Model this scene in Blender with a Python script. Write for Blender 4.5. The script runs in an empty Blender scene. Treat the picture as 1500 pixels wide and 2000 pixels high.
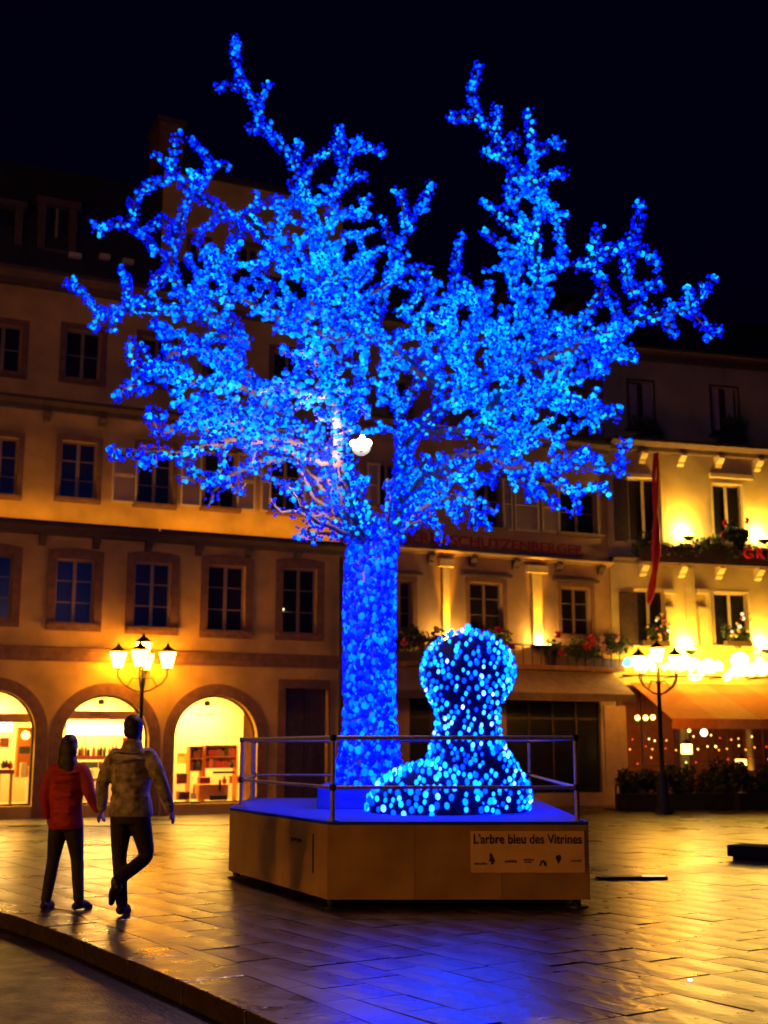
import bpy, bmesh, math, random
import numpy as np
from mathutils import Vector, Matrix
R = math.radians
rng = random.Random(7)
nrng = np.random.RandomState(7)
sc = bpy.context.scene
C = sc.collection

# ------------------------------------------------------------------ camera, sky, light, exposure
EYE = 1.55; F = 2400.0; HOR = 460.0
PITCH = math.atan(HOR / F)
cam_d = bpy.data.cameras.new('camera'); cam = bpy.data.objects.new('camera', cam_d); C.objects.link(cam)
cam.location = (0, 0, EYE); cam.rotation_euler = (math.pi / 2 + PITCH, 0, 0)
cam_d.sensor_fit = 'VERTICAL'; cam_d.sensor_height = 24.0; cam_d.lens = 24.0 * F / 2000.0
cam_d.clip_start = 0.05; cam_d.clip_end = 600
cam_d.dof.use_dof = True; cam_d.dof.focus_distance = 9.0; cam_d.dof.aperture_fstop = 1.3
sc.camera = cam

world = bpy.data.worlds.new('World'); sc.world = world; world.use_nodes = True
wn = world.node_tree.nodes; wl = world.node_tree.links
sky = wn.new('ShaderNodeTexSky'); sky.sky_type = 'NISHITA'; sky.sun_disc = False
sky.sun_elevation = R(-3.0); sky.sun_rotation = R(200)
tint = wn.new('ShaderNodeMix'); tint.data_type = 'RGBA'; tint.blend_type = 'MULTIPLY'; tint.inputs[0].default_value = 1; tint.inputs[7].default_value = (.08, .02, .75, 1)
wl.new(sky.outputs[0], tint.inputs[6]); wl.new(tint.outputs[2], wn['Background'].inputs[0]); wn['Background'].inputs[1].default_value = 0.08
sun_d = bpy.data.lights.new('moonlight', 'SUN'); sun_d.energy = 0.004; sun_d.angle = R(0.5); sun_d.color = (.7, .8, 1)
sun = bpy.data.objects.new('moonlight', sun_d); sun.rotation_euler = (R(50), 0, R(30)); C.objects.link(sun)
sc.view_settings.view_transform = 'Standard'; sc.view_settings.look = 'None'
sc.view_settings.exposure = 0.0; sc.view_settings.gamma = 1.0; sc.view_settings.use_curve_mapping = False
sc.render.engine = 'CYCLES'
sc.cycles.use_denoising = True
sc.cycles.use_light_tree = True
sc.cycles.max_bounces = 6; sc.cycles.diffuse_bounces = 3; sc.cycles.glossy_bounces = 4
sc.cycles.sample_clamp_indirect = 4.0; sc.cycles.sample_clamp_direct = 0
sc.cycles.caustics_reflective = False; sc.cycles.caustics_refractive = False

SODIUM = (1.0, .42, .012)
WARM = (1.0, .58, .07)

# ------------------------------------------------------------------ measuring helpers
cp, sp = math.cos(PITCH), math.sin(PITCH)
def ray(px, py):
    v = (1000 - py) / F
    return ((px - 750) / F, cp - sp * v, sp + cp * v)
def at_y(px, py, Y):
    r = ray(px, py); t = Y / r[1]
    return Vector((r[0] * t, Y, EYE + r[2] * t))
def at_z(px, py, z=0.0):
    r = ray(px, py); t = (z - EYE) / r[2]
    return Vector((r[0] * t, r[1] * t, z))

# ------------------------------------------------------------------ materials
MATS = {}
def mat(name, col, rough=.7, metal=0.0, var=.15, scale=4.0, bump=0.0, bscale=40.0, spec=.5, rvar=0.0, coat=0.0, col2=None, rnd=0.0):
    if name in MATS: return MATS[name]
    m = bpy.data.materials.new(name); m.use_nodes = True
    nt = m.node_tree; n = nt.nodes; l = nt.links; b = n['Principled BSDF']
    b.inputs['Roughness'].default_value = rough; b.inputs['Metallic'].default_value = metal
    b.inputs['Specular IOR Level'].default_value = spec; b.inputs['Coat Weight'].default_value = coat; b.inputs['Coat Roughness'].default_value = .30
    tc = n.new('ShaderNodeTexCoord')
    nz = n.new('ShaderNodeTexNoise'); nz.inputs['Scale'].default_value = scale; nz.inputs['Detail'].default_value = 6
    l.new(tc.outputs['Object'], nz.inputs['Vector'])
    cr = n.new('ShaderNodeValToRGB'); cr.color_ramp.elements[0].position = .3; cr.color_ramp.elements[1].position = .7
    c2 = col2 if col2 else tuple(min(1, c * (1 + var)) for c in col)
    c1 = col if col2 else tuple(c * (1 - var) for c in col)
    cr.color_ramp.elements[0].color = (*c1, 1); cr.color_ramp.elements[1].color = (*c2, 1)
    l.new(nz.outputs['Fac'], cr.inputs[0])
    out = cr.outputs[0]
    if rnd > 0:
        oi = n.new('ShaderNodeObjectInfo'); ge = n.new('ShaderNodeNewGeometry')
        ad = n.new('ShaderNodeMath'); ad.operation = 'ADD'; fr = n.new('ShaderNodeMath'); fr.operation = 'FRACT'
        l.new(oi.outputs['Random'], ad.inputs[0]); l.new(ge.outputs['Random Per Island'], ad.inputs[1]); l.new(ad.outputs[0], fr.inputs[0])
        mr = n.new('ShaderNodeMapRange'); mr.inputs['To Min'].default_value = 1 - rnd; mr.inputs['To Max'].default_value = 1 + rnd
        l.new(fr.outputs[0], mr.inputs['Value'])
        vm = n.new('ShaderNodeVectorMath'); vm.operation = 'SCALE'; l.new(out, vm.inputs[0]); l.new(mr.outputs[0], vm.inputs['Scale'])
        out = vm.outputs[0]
    l.new(out, b.inputs['Base Color'])
    if rvar > 0:
        n2 = n.new('ShaderNodeTexNoise'); n2.inputs['Scale'].default_value = scale * .6; n2.inputs['Detail'].default_value = 4
        l.new(tc.outputs['Object'], n2.inputs['Vector'])
        mr2 = n.new('ShaderNodeMapRange'); mr2.inputs['From Min'].default_value = .3; mr2.inputs['From Max'].default_value = .7
        mr2.inputs['To Min'].default_value = max(.02, rough - rvar); mr2.inputs['To Max'].default_value = min(1, rough + rvar)
        l.new(n2.outputs['Fac'], mr2.inputs['Value']); l.new(mr2.outputs[0], b.inputs['Roughness'])
    if bump > 0:
        n3 = n.new('ShaderNodeTexNoise'); n3.inputs['Scale'].default_value = bscale; n3.inputs['Detail'].default_value = 5
        l.new(tc.outputs['Object'], n3.inputs['Vector'])
        bp = n.new('ShaderNodeBump'); bp.inputs['Strength'].default_value = bump; bp.inputs['Distance'].default_value = .02
        l.new(n3.outputs['Fac'], bp.inputs['Height']); l.new(bp.outputs[0], b.inputs['Normal'])
    MATS[name] = m
    return m
def emis(name, col, strength, base=(.02, .02, .02)):
    if name in MATS: return MATS[name]
    m = bpy.data.materials.new(name); m.use_nodes = True
    b = m.node_tree.nodes['Principled BSDF']
    b.inputs['Base Color'].default_value = (*base, 1); b.inputs['Roughness'].default_value = .4
    b.inputs['Emission Color'].default_value = (*col, 1); b.inputs['Emission Strength'].default_value = strength
    MATS[name] = m
    return m
def led_mat(name, stops, lo, hi, nscale=1.3, nmix=.5):
    """blue LED caps: colour and strength differ from lamp to lamp and drift slowly through space"""
    m = bpy.data.materials.new(name); m.use_nodes = True
    n = m.node_tree.nodes; l = m.node_tree.links; b = n['Principled BSDF']
    b.inputs['Base Color'].default_value = (.002, .01, .12, 1); b.inputs['Roughness'].default_value = .6; b.inputs['Specular IOR Level'].default_value = .1
    oi = n.new('ShaderNodeObjectInfo'); ge = n.new('ShaderNodeNewGeometry')
    ad = n.new('ShaderNodeMath'); ad.operation = 'ADD'; fr = n.new('ShaderNodeMath'); fr.operation = 'FRACT'
    l.new(oi.outputs['Random'], ad.inputs[0]); l.new(ge.outputs['Random Per Island'], ad.inputs[1]); l.new(ad.outputs[0], fr.inputs[0])
    nz = n.new('ShaderNodeTexNoise'); nz.inputs['Scale'].default_value = nscale; nz.inputs['Detail'].default_value = 4
    l.new(ge.outputs['Position'], nz.inputs['Vector'])
    mr = n.new('ShaderNodeMapRange'); mr.inputs['From Min'].default_value = .35; mr.inputs['From Max'].default_value = .65
    l.new(nz.outputs['Fac'], mr.inputs['Value'])
    mx = n.new('ShaderNodeMix'); mx.inputs[0].default_value = nmix
    l.new(fr.outputs[0], mx.inputs[2]); l.new(mr.outputs[0], mx.inputs[3])
    cr = n.new('ShaderNodeValToRGB'); el = cr.color_ramp.elements
    el[0].position = stops[0][0]; el[0].color = (*stops[0][1], 1)
    el[1].position = stops[-1][0]; el[1].color = (*stops[-1][1], 1)
    for p, c in stops[1:-1]:
        e = el.new(p); e.color = (*c, 1)
    l.new(mx.outputs[0], cr.inputs[0]); l.new(cr.outputs[0], b.inputs['Emission Color'])
    m2 = n.new('ShaderNodeMapRange'); m2.inputs['To Min'].default_value = lo; m2.inputs['To Max'].default_value = hi
    l.new(mx.outputs[0], m2.inputs['Value']); l.new(m2.outputs[0], b.inputs['Emission Strength'])
    MATS[name] = m
    return m

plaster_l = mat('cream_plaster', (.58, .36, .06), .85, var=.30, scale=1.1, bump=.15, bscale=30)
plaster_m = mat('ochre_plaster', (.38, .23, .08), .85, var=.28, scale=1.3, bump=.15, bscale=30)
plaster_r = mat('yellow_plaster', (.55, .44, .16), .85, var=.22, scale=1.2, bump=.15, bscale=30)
sandstone = mat('red_sandstone', (.22, .105, .035), .85, var=.25, scale=6, bump=.3, bscale=25)
dark_stone = mat('dark_stone_moulding', (.10, .06, .03), .85, var=.25, scale=5, bump=.3)
pale_stone = mat('pale_stone', (.60, .50, .20), .8, var=.12, scale=5, bump=.1)
wood_white = mat('painted_wood', (.30, .20, .08), .6, var=.1, scale=8)
wood_dark = mat('dark_wood', (.07, .04, .025), .55, var=.3, scale=9)
slate = mat('roof_slate', (.035, .028, .028), .6, var=.3, scale=7, bump=.4, bscale=12)
glass_dark = mat('dark_window_glass', (.012, .011, .014), .28, var=.2, spec=.4)
iron = mat('dark_iron', (.03, .03, .028), .45, metal=.6, var=.2)
galv = mat('galvanised_steel', (.30, .25, .20), .5, metal=.6, var=.15, scale=20, rvar=.1)
sheet = mat('brushed_metal_panel', (.54, .35, .15), .32, metal=.3, var=.25, scale=2.2, rvar=.08, bump=.6, bscale=1.3)
deck_m = mat('deck_blue_spill', (.012, .05, .62), .85, var=.1, spec=.2)  # blue spill of the LEDs is put into the deck colour
shop_wall = mat('shop_wall_paint', (.62, .52, .36), .8, var=.05)
leafy = mat('dark_foliage', (.035, .06, .02), .6, var=.4, scale=9, rnd=.3)
bark = mat('pale_bark', (.13, .10, .10), .8, var=.3, scale=12, bump=.5, bscale=30)

# ------------------------------------------------------------------ object helpers
def tag(o, label=None, cat=None, group=None, kind=None):
    if label: o['label'] = label
    if cat: o['category'] = cat
    if group: o['group'] = group
    if kind: o['kind'] = kind
    return o
def empty(name, loc=(0, 0, 0), rz=0.0):
    o = bpy.data.objects.new(name, None); o.location = loc; o.rotation_euler = (0, 0, rz); o.empty_display_size = .2
    C.objects.link(o); return o
class MB:
    def __init__(s): s.v = []; s.f = []; s.sm = []
    def add(s, vs, fs, smooth=False):
        k = len(s.v); s.v += [tuple(v) for v in vs]; s.f += [tuple(i + k for i in f) for f in fs]; s.sm += [smooth] * len(fs); return s
    def box(s, x0, x1, y0, y1, z0, z1):
        vs = [(x0,y0,z0),(x1,y0,z0),(x1,y1,z0),(x0,y1,z0),(x0,y0,z1),(x1,y0,z1),(x1,y1,z1),(x0,y1,z1)]
        return s.add(vs, [(0,3,2,1),(4,5,6,7),(0,1,5,4),(1,2,6,5),(2,3,7,6),(3,0,4,7)])
    def tube(s, pts, rad, n=8, caps=True, smooth=True):
        pts = [Vector(p) for p in pts]; k = len(pts)
        if isinstance(rad, (int, float)): rad = [rad] * k
        rings = []; up = Vector((0, 0, 1)); prev = None
        for i, p in enumerate(pts):
            d = (pts[min(i + 1, k - 1)] - pts[max(i - 1, 0)])
            if d.length < 1e-9: d = Vector((0, 0, 1))
            d.normalize()
            if prev is None:
                a = d.cross(up)
                if a.length < .05: a = d.cross(Vector((0, 1, 0)))
            else:
                a = prev - d * prev.dot(d)
                if a.length < .01: a = d.cross(up)
            a.normalize(); prev = a; b = d.cross(a)
            rings.append([p + (a * math.cos(t) + b * math.sin(t)) * rad[i] for t in [2 * math.pi * j / n for j in range(n)]])
        vs = [v for r_ in rings for v in r_]; fs = []
        for i in range(k - 1):
            for j in range(n):
                fs.append((i*n+j, i*n+(j+1) % n, (i+1)*n+(j+1) % n, (i+1)*n+j))
        s.add(vs, fs, smooth)
        if caps:
            s.add(rings[0], [tuple(range(n))[::-1]]); s.add(rings[-1], [tuple(range(n))])
        return s
    def lathe(s, prof, c=(0, 0, 0), n=16, smooth=True, ph=0.0):
        vs = []; fs = []; k = len(prof)
        for r_, z in prof:
            for j in range(n):
                t = 2 * math.pi * j / n + ph
                vs.append((c[0] + r_ * math.cos(t), c[1] + r_ * math.sin(t), c[2] + z))
        for i in range(k - 1):
            for j in range(n):
                fs.append((i*n+j, i*n+(j+1) % n, (i+1)*n+(j+1) % n, (i+1)*n+j))
        s.add(vs, fs, smooth)
        if prof[0][0] > 1e-4: s.add(vs[:n], [tuple(range(n))[::-1]])
        if prof[-1][0] > 1e-4: s.add(vs[-n:], [tuple(range(n))])
        return s
    def prism(s, poly, y0, y1):           # poly of (x,z), extruded along y
        n = len(poly)
        vs = [(x, y0, z) for x, z in poly] + [(x, y1, z) for x, z in poly]
        return s.add(vs, [tuple(range(n)), tuple(range(2*n-1, n-1, -1))] + [(i, i+n, (i+1) % n + n, (i+1) % n) for i in range(n)])
    def vprism(s, poly, z0, z1):          # poly of (x,y), extruded along z
        n = len(poly)
        vs = [(x, y, z0) for x, y in poly] + [(x, y, z1) for x, y in poly]
        return s.add(vs, [tuple(range(n))[::-1], tuple(range(n, 2*n))] + [(i, (i+1) % n, (i+1) % n + n, i+n) for i in range(n)])
    def build(s, name, m, parent=None, loc=None, rz=0, bevel=0.0):
        me = bpy.data.meshes.new(name); me.from_pydata(s.v, [], s.f)
        me.polygons.foreach_set('use_smooth', s.sm)
        me.materials.append(m)
        o = bpy.data.objects.new(name, me); C.objects.link(o); o.parent = parent
        if loc is not None: o.location = loc
        if rz: o.rotation_euler = (0, 0, rz)
        if bevel > 0:
            b = o.modifiers.new('bevel', 'BEVEL'); b.width = bevel; b.segments = 2; b.limit_method = 'ANGLE'
        return o
def copy_tree(o, parent=None):
    c = o.copy(); C.objects.link(c); c.parent = parent
    for ch in list(o.children): copy_tree(ch, c)
    return c
def shared(name, me, parent, loc, rot=(0, 0, 0), scale=(1, 1, 1)):
    o = bpy.data.objects.new(name, me); o.location = loc; o.rotation_euler = rot; o.scale = scale; o.parent = parent
    C.objects.link(o); return o
def lamp(name, kind, loc, energy, col, size=.1, parent=None, direction=None, spot=None, blend=.6, size_y=None):
    d = bpy.data.lights.new(name, kind); d.energy = energy; d.color = col
    if kind == 'AREA':
        d.size = size
        if size_y: d.shape = 'RECTANGLE'; d.size_y = size_y
    else: d.shadow_soft_size = size
    if kind == 'SPOT': d.spot_size = R(spot); d.spot_blend = blend
    o = bpy.data.objects.new(name, d); C.objects.link(o); o.location = loc; o.parent = parent
    if direction is not None: o.rotation_euler = Vector(direction).to_track_quat('-Z', 'Y').to_euler()
    return o

class Facade:
    """a straight house front: s runs along it, z up, out towards the square"""
    def __init__(s, O, d):
        s.O = Vector(O); s.d = Vector(d).normalized(); s.n = Vector((s.d.y, -s.d.x)); s.rz = math.atan2(s.d.y, s.d.x)
    def hit(s, px, py, off=0.0):
        r = ray(px, py); rn = r[0] * s.n.x + r[1] * s.n.y
        t = (s.O.dot(s.n) + off) / rn
        return ((r[0] * t - s.O.x) * s.d.x + (r[1] * t - s.O.y) * s.d.y, EYE + r[2] * t)
    def s(s_, px, py=1300, off=0.0): return s_.hit(px, py, off)[0]
    def z(s_, px, py, off=0.0): return s_.hit(px, py, off)[1]
    def w(s_, s, z, out=0.0):
        p = s_.O + s_.d * s + s_.n * out; return Vector((p.x, p.y, z))

def wall_mesh(x0, x1, z0, z1, holes, th=.28, y=0.0):
    """front sheet with reveals; holes = (x0,x1,z0,z1,arch_rise)"""
    m = MB()
    xs = sorted({x0, x1} | {h[0] for h in holes} | {h[1] for h in holes}); zs = sorted({z0, z1} | {h[2] for h in holes} | {h[3] for h in holes})
    xs = [x for x in xs if x0 <= x <= x1]; zs = [z for z in zs if z0 <= z <= z1]
    for i in range(len(xs) - 1):
        for j in range(len(zs) - 1):
            cx, cz = (xs[i] + xs[i+1]) / 2, (zs[j] + zs[j+1]) / 2
            if any(h[0] < cx < h[1] and h[2] < cz < h[3] for h in holes): continue
            m.add([(xs[i], y, zs[j]), (xs[i+1], y, zs[j]), (xs[i+1], y, zs[j+1]), (xs[i], y, zs[j+1])], [(0, 1, 2, 3)])
    for h in holes:
        a, b, c, d, rise = h; zt = d - rise
        if rise > 0:
            n = 20; arc = []
            for k in range(n + 1):
                t = math.pi * (1 - k / n); arc.append(((a + b) / 2 + (b - a) / 2 * math.cos(t), zt + rise * math.sin(t)))
            for k in range(n):
                (p, q), (p2, q2) = arc[k], arc[k+1]
                m.add([(p, y, q), (p2, y, q2), (p2, y, d), (p, y, d)], [(0, 1, 2, 3)])
                m.add([(p, y, q), (p, y+th, q), (p2, y+th, q2), (p2, y, q2)], [(0, 1, 2, 3)])
        else:
            m.add([(a, y, d), (a, y+th, d), (b, y+th, d), (b, y, d)], [(0, 1, 2, 3)])
        m.add([(a, y, c), (a, y+th, c), (a, y+th, zt), (a, y, zt)], [(3, 2, 1, 0)])
        m.add([(b, y, c), (b, y+th, c), (b, y+th, zt), (b, y, zt)], [(0, 1, 2, 3)])
        m.add([(a, y, c), (b, y, c), (b, y+th, c), (a, y+th, c)], [(0, 1, 2, 3)])
    return m

def window(root, x0, x1, z0, z1, surround=None, sw=.17, arch=0.0, bars=2, frame=None, sill=True, depth=.16):
    """window > frame, pane (x2), sill.  the mesh called window is its stone surround"""
    frame = frame or wood_white
    s = MB(); P = -.035
    if surround:
        s.box(x0 - sw, x0, P, .02, z0, z1); s.box(x1, x1 + sw, P, .02, z0, z1)
        n = 8; top = []
        for k in range(n + 1):
            u = k / n; top.append((x0 - sw + (x1 - x0 + 2 * sw) * u, z1 + sw + arch * (1 - (2*u-1)**2)))
        s.prism([(x0 - sw, z1 + .002), (x1 + sw, z1 + .002)] + top[::-1], P, .02)
        s.box(x0 - sw, x1 + sw, P, .02, z0 - sw * .9, z0 - .002)
    else:
        s.box(x0 - .05, x0, -.012, .02, z0, z1); s.box(x1, x1 + .05, -.012, .02, z0, z1); s.box(x0 - .05, x1 + .05, -.012, .02, z1 + .002, z1 + .06)
    w = s.build('window', surround or frame, root)
    f = MB(); t = .05; xm = (x0 + x1) / 2
    f.box(x0, x0 + t, depth - .03, depth + .03, z0, z1); f.box(x1 - t, x1, depth - .03, depth + .03, z0, z1)
    f.box(xm - t*.8, xm + t*.8, depth - .04, depth + .03, z0 + t, z1 - t)
    f.box(x0 + t, x1 - t, depth - .03, depth + .03, z1 - t, z1); f.box(x0 + t, x1 - t, depth - .03, depth + .03, z0, z0 + t)
    for k in range(1, bars + 1):
        zz = z0 + (z1 - z0) * k / (bars + 1)
        f.box(x0 + t, xm - t*.8, depth - .012, depth + .02, zz - .014, zz + .014); f.box(xm + t*.8, x1 - t, depth - .012, depth + .02, zz - .014, zz + .014)
    f.build('frame', frame, w)
    for a, b in ((x0 + t, xm - t*.8), (xm + t*.8, x1 - t)):
        MB().box(a, b, depth + .002, depth + .01, z0 + t, z1 - t).build('pane', glass_dark, w)
    MB().box(x0 - .3, x1 + .3, depth + .5, depth + .52, z0 - .3, z1 + .3).build('curtain', wood_dark, w)
    if sill:
        MB().box(x0 - sw*.9, x1 + sw*.9, -.14, depth - .03, z0 - .07, z0 + .004).build('sill', surround or frame, w)
    return w
def shutter(root, x0, x1, z0, z1, m=None):
    s = MB(); t = .05
    s.box(x0, x0 + t, -.075, -.035, z0, z1); s.box(x1 - t, x1, -.075, -.035, z0, z1)
    s.box(x0 + t, x1 - t, -.075, -.035, z0, z0 + t); s.box(x0 + t, x1 - t, -.075, -.035, z1 - t, z1); 
    zm = (z0 + z1) / 2; s.box(x0 + t, x1 - t, -.075, -.035, zm - t/2, zm + t/2)
    n = 22
    for k in range(n):
        z = z0 + t + (z1 - z0 - 2*t) * (k + .5) / n; h = (z1 - z0) / n * .42
        if abs(z - zm) < t: continue
        s.add([(x0+t, -.07, z-h), (x1-t, -.07, z-h), (x1-t, -.045, z+h), (x0+t, -.045, z+h)], [(0, 1, 2, 3)])
    return s.build('shutter', m or mat('shutter_paint', (.66, .52, .22), .6, var=.08), root)
def cornice(root, x0, x1, z, h=.2, out=.3, m=None, name='cornice'):
    s = MB()
    s.prism([(-.0, 0)], 0, 0) if False else None
    prof = [(0.02, z - h), (-out*.45, z - h), (-out*.5, z - h*.6), (-out*.85, z - h*.35), (-out, z - h*.3), (-out, z), (0.02, z + .03)]
    n = len(prof)
    vs = [(x0, y, zz) for y, zz in prof] + [(x1, y, zz) for y, zz in prof]
    s.add(vs, [tuple(range(n)), tuple(range(2*n-1, n-1, -1))] + [(i, i+n, (i+1) % n + n, (i+1) % n) for i in range(n)])
    return s.build(name, m or sandstone, root)
def bracket(root, x, z, h=.28, w=.14, out=.28, m=None):
    prof = [(.02, z), (-out, z), (-out, z - h*.2), (-out*.75, z - h*.45), (-out*.4, z - h*.6), (-out*.35, z - h*.8), (.02, z - h)]
    n = len(prof); vs = [(x - w/2, y, zz) for y, zz in prof] + [(x + w/2, y, zz) for y, zz in prof]
    return MB().add(vs, [tuple(range(n)), tuple(range(2*n-1, n-1, -1))] + [(i, i+n, (i+1) % n + n, (i+1) % n) for i in range(n)]).build('bracket', m or dark_stone, root)

def leaf_cloud(name, ctrs, n, size, m, parent, seed=1):
    r_ = np.random.RandomState(seed); cs = np.array([c[:3] for c in ctrs]); ex = np.array([c[3:6] for c in ctrs])
    idx = r_.randint(0, len(cs), n); d = r_.normal(size=(n, 3)); d /= np.linalg.norm(d, axis=1)[:, None]
    p = cs[idx] + d * (r_.rand(n, 1) ** .4) * ex[idx]
    a = r_.normal(size=(n, 3)); a /= np.linalg.norm(a, axis=1)[:, None]; b = np.cross(a, r_.normal(size=(n, 3))); b /= np.linalg.norm(b, axis=1)[:, None]
    s = size * (.6 + .8 * r_.rand(n, 1))
    v = np.stack([p - a*s, p + b*s*.5, p + a*s, p - b*s*.5], 1).reshape(-1, 3)
    me = bpy.data.meshes.new(name); me.from_pydata(v.tolist(), [], [(4*i, 4*i+1, 4*i+2, 4*i+3) for i in range(n)]); me.materials.append(m)
    o = bpy.data.objects.new(name, me); C.objects.link(o); o.parent = parent; o['kind'] = 'stuff'; return o

# ------------------------------------------------------------------ ground: pavement, stones, kerb, road
wet_stone = mat('wet_paving_stone', (.035, .022, .012), .33, var=.4, scale=1.3, rvar=.10, bump=.5, bscale=4, spec=1.0, rnd=.22, coat=.12)
joint_m = mat('wet_joint', (.03, .02, .012), .38, var=.3, bump=.5, spec=1.0)
asphalt = mat('wet_asphalt', (.008, .006, .005), .42, var=.3, scale=8, rvar=.08, bump=.5, bscale=40, spec=.4)
kerb_m = mat('wet_granite_kerb', (.045, .032, .022), .30, var=.25, scale=6, rvar=.08, bump=.35, bscale=14, spec=.8)
KE = [at_z(*p) for p in ((0, 1781), (110, 1818), (224, 1865), (380, 1929), (537, 2000))]
kerb_line = [Vector((-22, 26, 0)), Vector((-9, 16.6, 0)), Vector((-5.6, 13.9, 0))] + KE + [Vector((.35, 5.6, 0)), Vector((1.6, 3.2, 0)), Vector((6.5, -6, 0)), Vector((14, -20, 0))]
def kerb_x(y):
    for a, b in zip(kerb_line, kerb_line[1:]):
        if b.y <= y <= a.y: t = (a.y - y) / (a.y - b.y); return a.x + (b.x - a.x) * t
    return kerb_line[0].x if y > kerb_line[0].y else kerb_line[-1].x
ground = MB()
pl = [(p.x + .1, p.y) for p in kerb_line]
ground.vprism(([(60, -20), (60, 60), (-60, 60), (-60, 26.2)] + pl)[::-1], -.3, -.006)
pav = ground.build('pavement', joint_m); tag(pav, 'wet stone paving of the square', kind='structure')
road = MB().add([(-80, -60, -.135), (80, -60, -.135), (80, 40, -.135), (-80, 40, -.135)], [(0, 1, 2, 3)]).build('road', asphalt)
tag(road, 'wet dark road beyond the kerb', kind='structure')
far_ground = MB().add([(-400, -400, -.32), (400, -400, -.32), (400, 400, -.32), (-400, 400, -.32)], [(0, 1, 2, 3)]).build('ground', asphalt)
tag(far_ground, 'dark ground reaching to the horizon', kind='structure')

e1 = Vector((.555, -.832, 0)); e2 = Vector((.832, .555, 0)); ang = math.atan2(e1.y, e1.x)
def stone_mesh():
    m = MB(); b = .007; h = .05
    m.add([(-.5, -.5, -h), (.5, -.5, -h), (.5, .5, -h), (-.5, .5, -h), (-.5, -.5, -.004), (.5, -.5, -.004), (.5, .5, -.004), (-.5, .5, -.004),
           (-.5 + b, -.5 + b, 0), (.5 - b, -.5 + b, 0), (.5 - b, .5 - b, 0), (-.5 + b, .5 - b, 0)],
          [(0,1,5,4),(1,2,6,5),(2,3,7,6),(3,0,4,7),(4,5,9,8),(5,6,10,9),(6,7,11,10),(7,4,8,11),(8,9,10,11)])
    me = bpy.data.meshes.new('paving_stone'); me.from_pydata(m.v, [], m.f); me.materials.append(wet_stone); return me
st_me = stone_mesh(); base_v = np.array([v.co[:] for v in st_me.vertices]); base_f = [tuple(p.vertices) for p in st_me.polygons]
stones = []; edge_st = []
KW = .48
row = .34; v0 = -10.0
while v0 < 62:
    u = -60 + rng.random()
    rw = row * rng.uniform(.9, 1.12)
    while u < 42:
        L = rng.uniform(.42, .80)
        c = e1 * (u + L / 2) + e2 * (v0 + rw / 2)
        u += L
        if c.y < 6.3 or c.y > 37 or abs(c.x) > .335 * c.y + 1.2: continue
        lo = min((c + e1 * a + e2 * b).x - kerb_x((c + e1 * a + e2 * b).y) for a in (-L/2, L/2) for b in (-rw/2, rw/2))
        if lo < KW * 1.18:
            hi = max((c + e1 * a + e2 * b).x - kerb_x((c + e1 * a + e2 * b).y) for a in (-L/2, L/2) for b in (-rw/2, rw/2))
            if hi > KW * 1.2 and c.y < 17: edge_st.append((c, L - .003, rw - .003))
            continue
        stones.append((c, L - .003, rw - .003))
    v0 += rw
stones.sort(key=lambda s: s[0].length)
near, far_s = stones[:300 - len(edge_st)], stones[300 - len(edge_st):]
for c, L, w in near:
    shared('paving_stone', st_me, pav, (c.x, c.y, rng.uniform(-.003, .003)), (R(rng.gauss(0, .30)), R(rng.gauss(0, .30)), ang), (L, w, 1))
vv = []; ff = []
for k, (c, L, w) in enumerate(far_s):
    m_ = (Matrix.Translation((c.x, c.y, rng.uniform(-.003, .003))) @ Matrix.Rotation(ang, 4, 'Z') @ Matrix.Rotation(R(rng.gauss(0, .30)), 4, 'X') @ Matrix.Rotation(R(rng.gauss(0, .30)), 4, 'Y') @ Matrix.Diagonal((L, w, 1, 1)))
    A = np.array(m_); q = base_v @ A[:3, :3].T + A[:3, 3]; vv.append(q); ff += [tuple(i + 12 * k for i in f) for f in base_f]
me = bpy.data.meshes.new('paving_stones_far'); me.from_pydata(np.concatenate(vv).tolist(), [], ff); me.materials.append(wet_stone)
o = bpy.data.objects.new('paving', me); C.objects.link(o); o.parent = pav; o['kind'] = 'stuff'
def clip_poly(poly, inside, cut):
    out = []
    for i in range(len(poly)):
        p, q = poly[i], poly[(i + 1) % len(poly)]
        if inside(p): out.append(p)
        if inside(p) != inside(q): out.append(cut(p, q))
    return out
def kin(p): 
    t = (kerb_x(p.y - .05) - kerb_x(p.y + .05)) / .1      # x change per metre nearer
    return p.x - kerb_x(p.y) - (KW + .012) * math.sqrt(1 + t * t)
def kcut(p, q):
    a, b = 0.0, 1.0
    for _ in range(18):
        m_ = (a + b) / 2
        if (kin(p.lerp(q, m_)) > 0) == (kin(p) > 0): a = m_
        else: b = m_
    return p.lerp(q, a)
for c, L, w in edge_st:
    po = []
    cs = [c + e1 * a + e2 * b for a, b in ((-L/2, -w/2), (L/2, -w/2), (L/2, w/2), (-L/2, w/2))]
    for p_, q_ in zip(cs, cs[1:] + cs[:1]): po += [p_.lerp(q_, k / 6) for k in range(6)]
    po = clip_poly(po, lambda p: kin(p) > 0, kcut)
    if len(po) < 3: continue
    ar = sum(po[i].x * po[(i+1) % len(po)].y - po[(i+1) % len(po)].x * po[i].y for i in range(len(po))) / 2
    if abs(ar) < .015: continue
    if ar < 0: po = po[::-1]
    MB().vprism([(p.x, p.y) for p in po], -.05, rng.uniform(-.003, .001)).build('paving_stone', wet_stone, pav)
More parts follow.
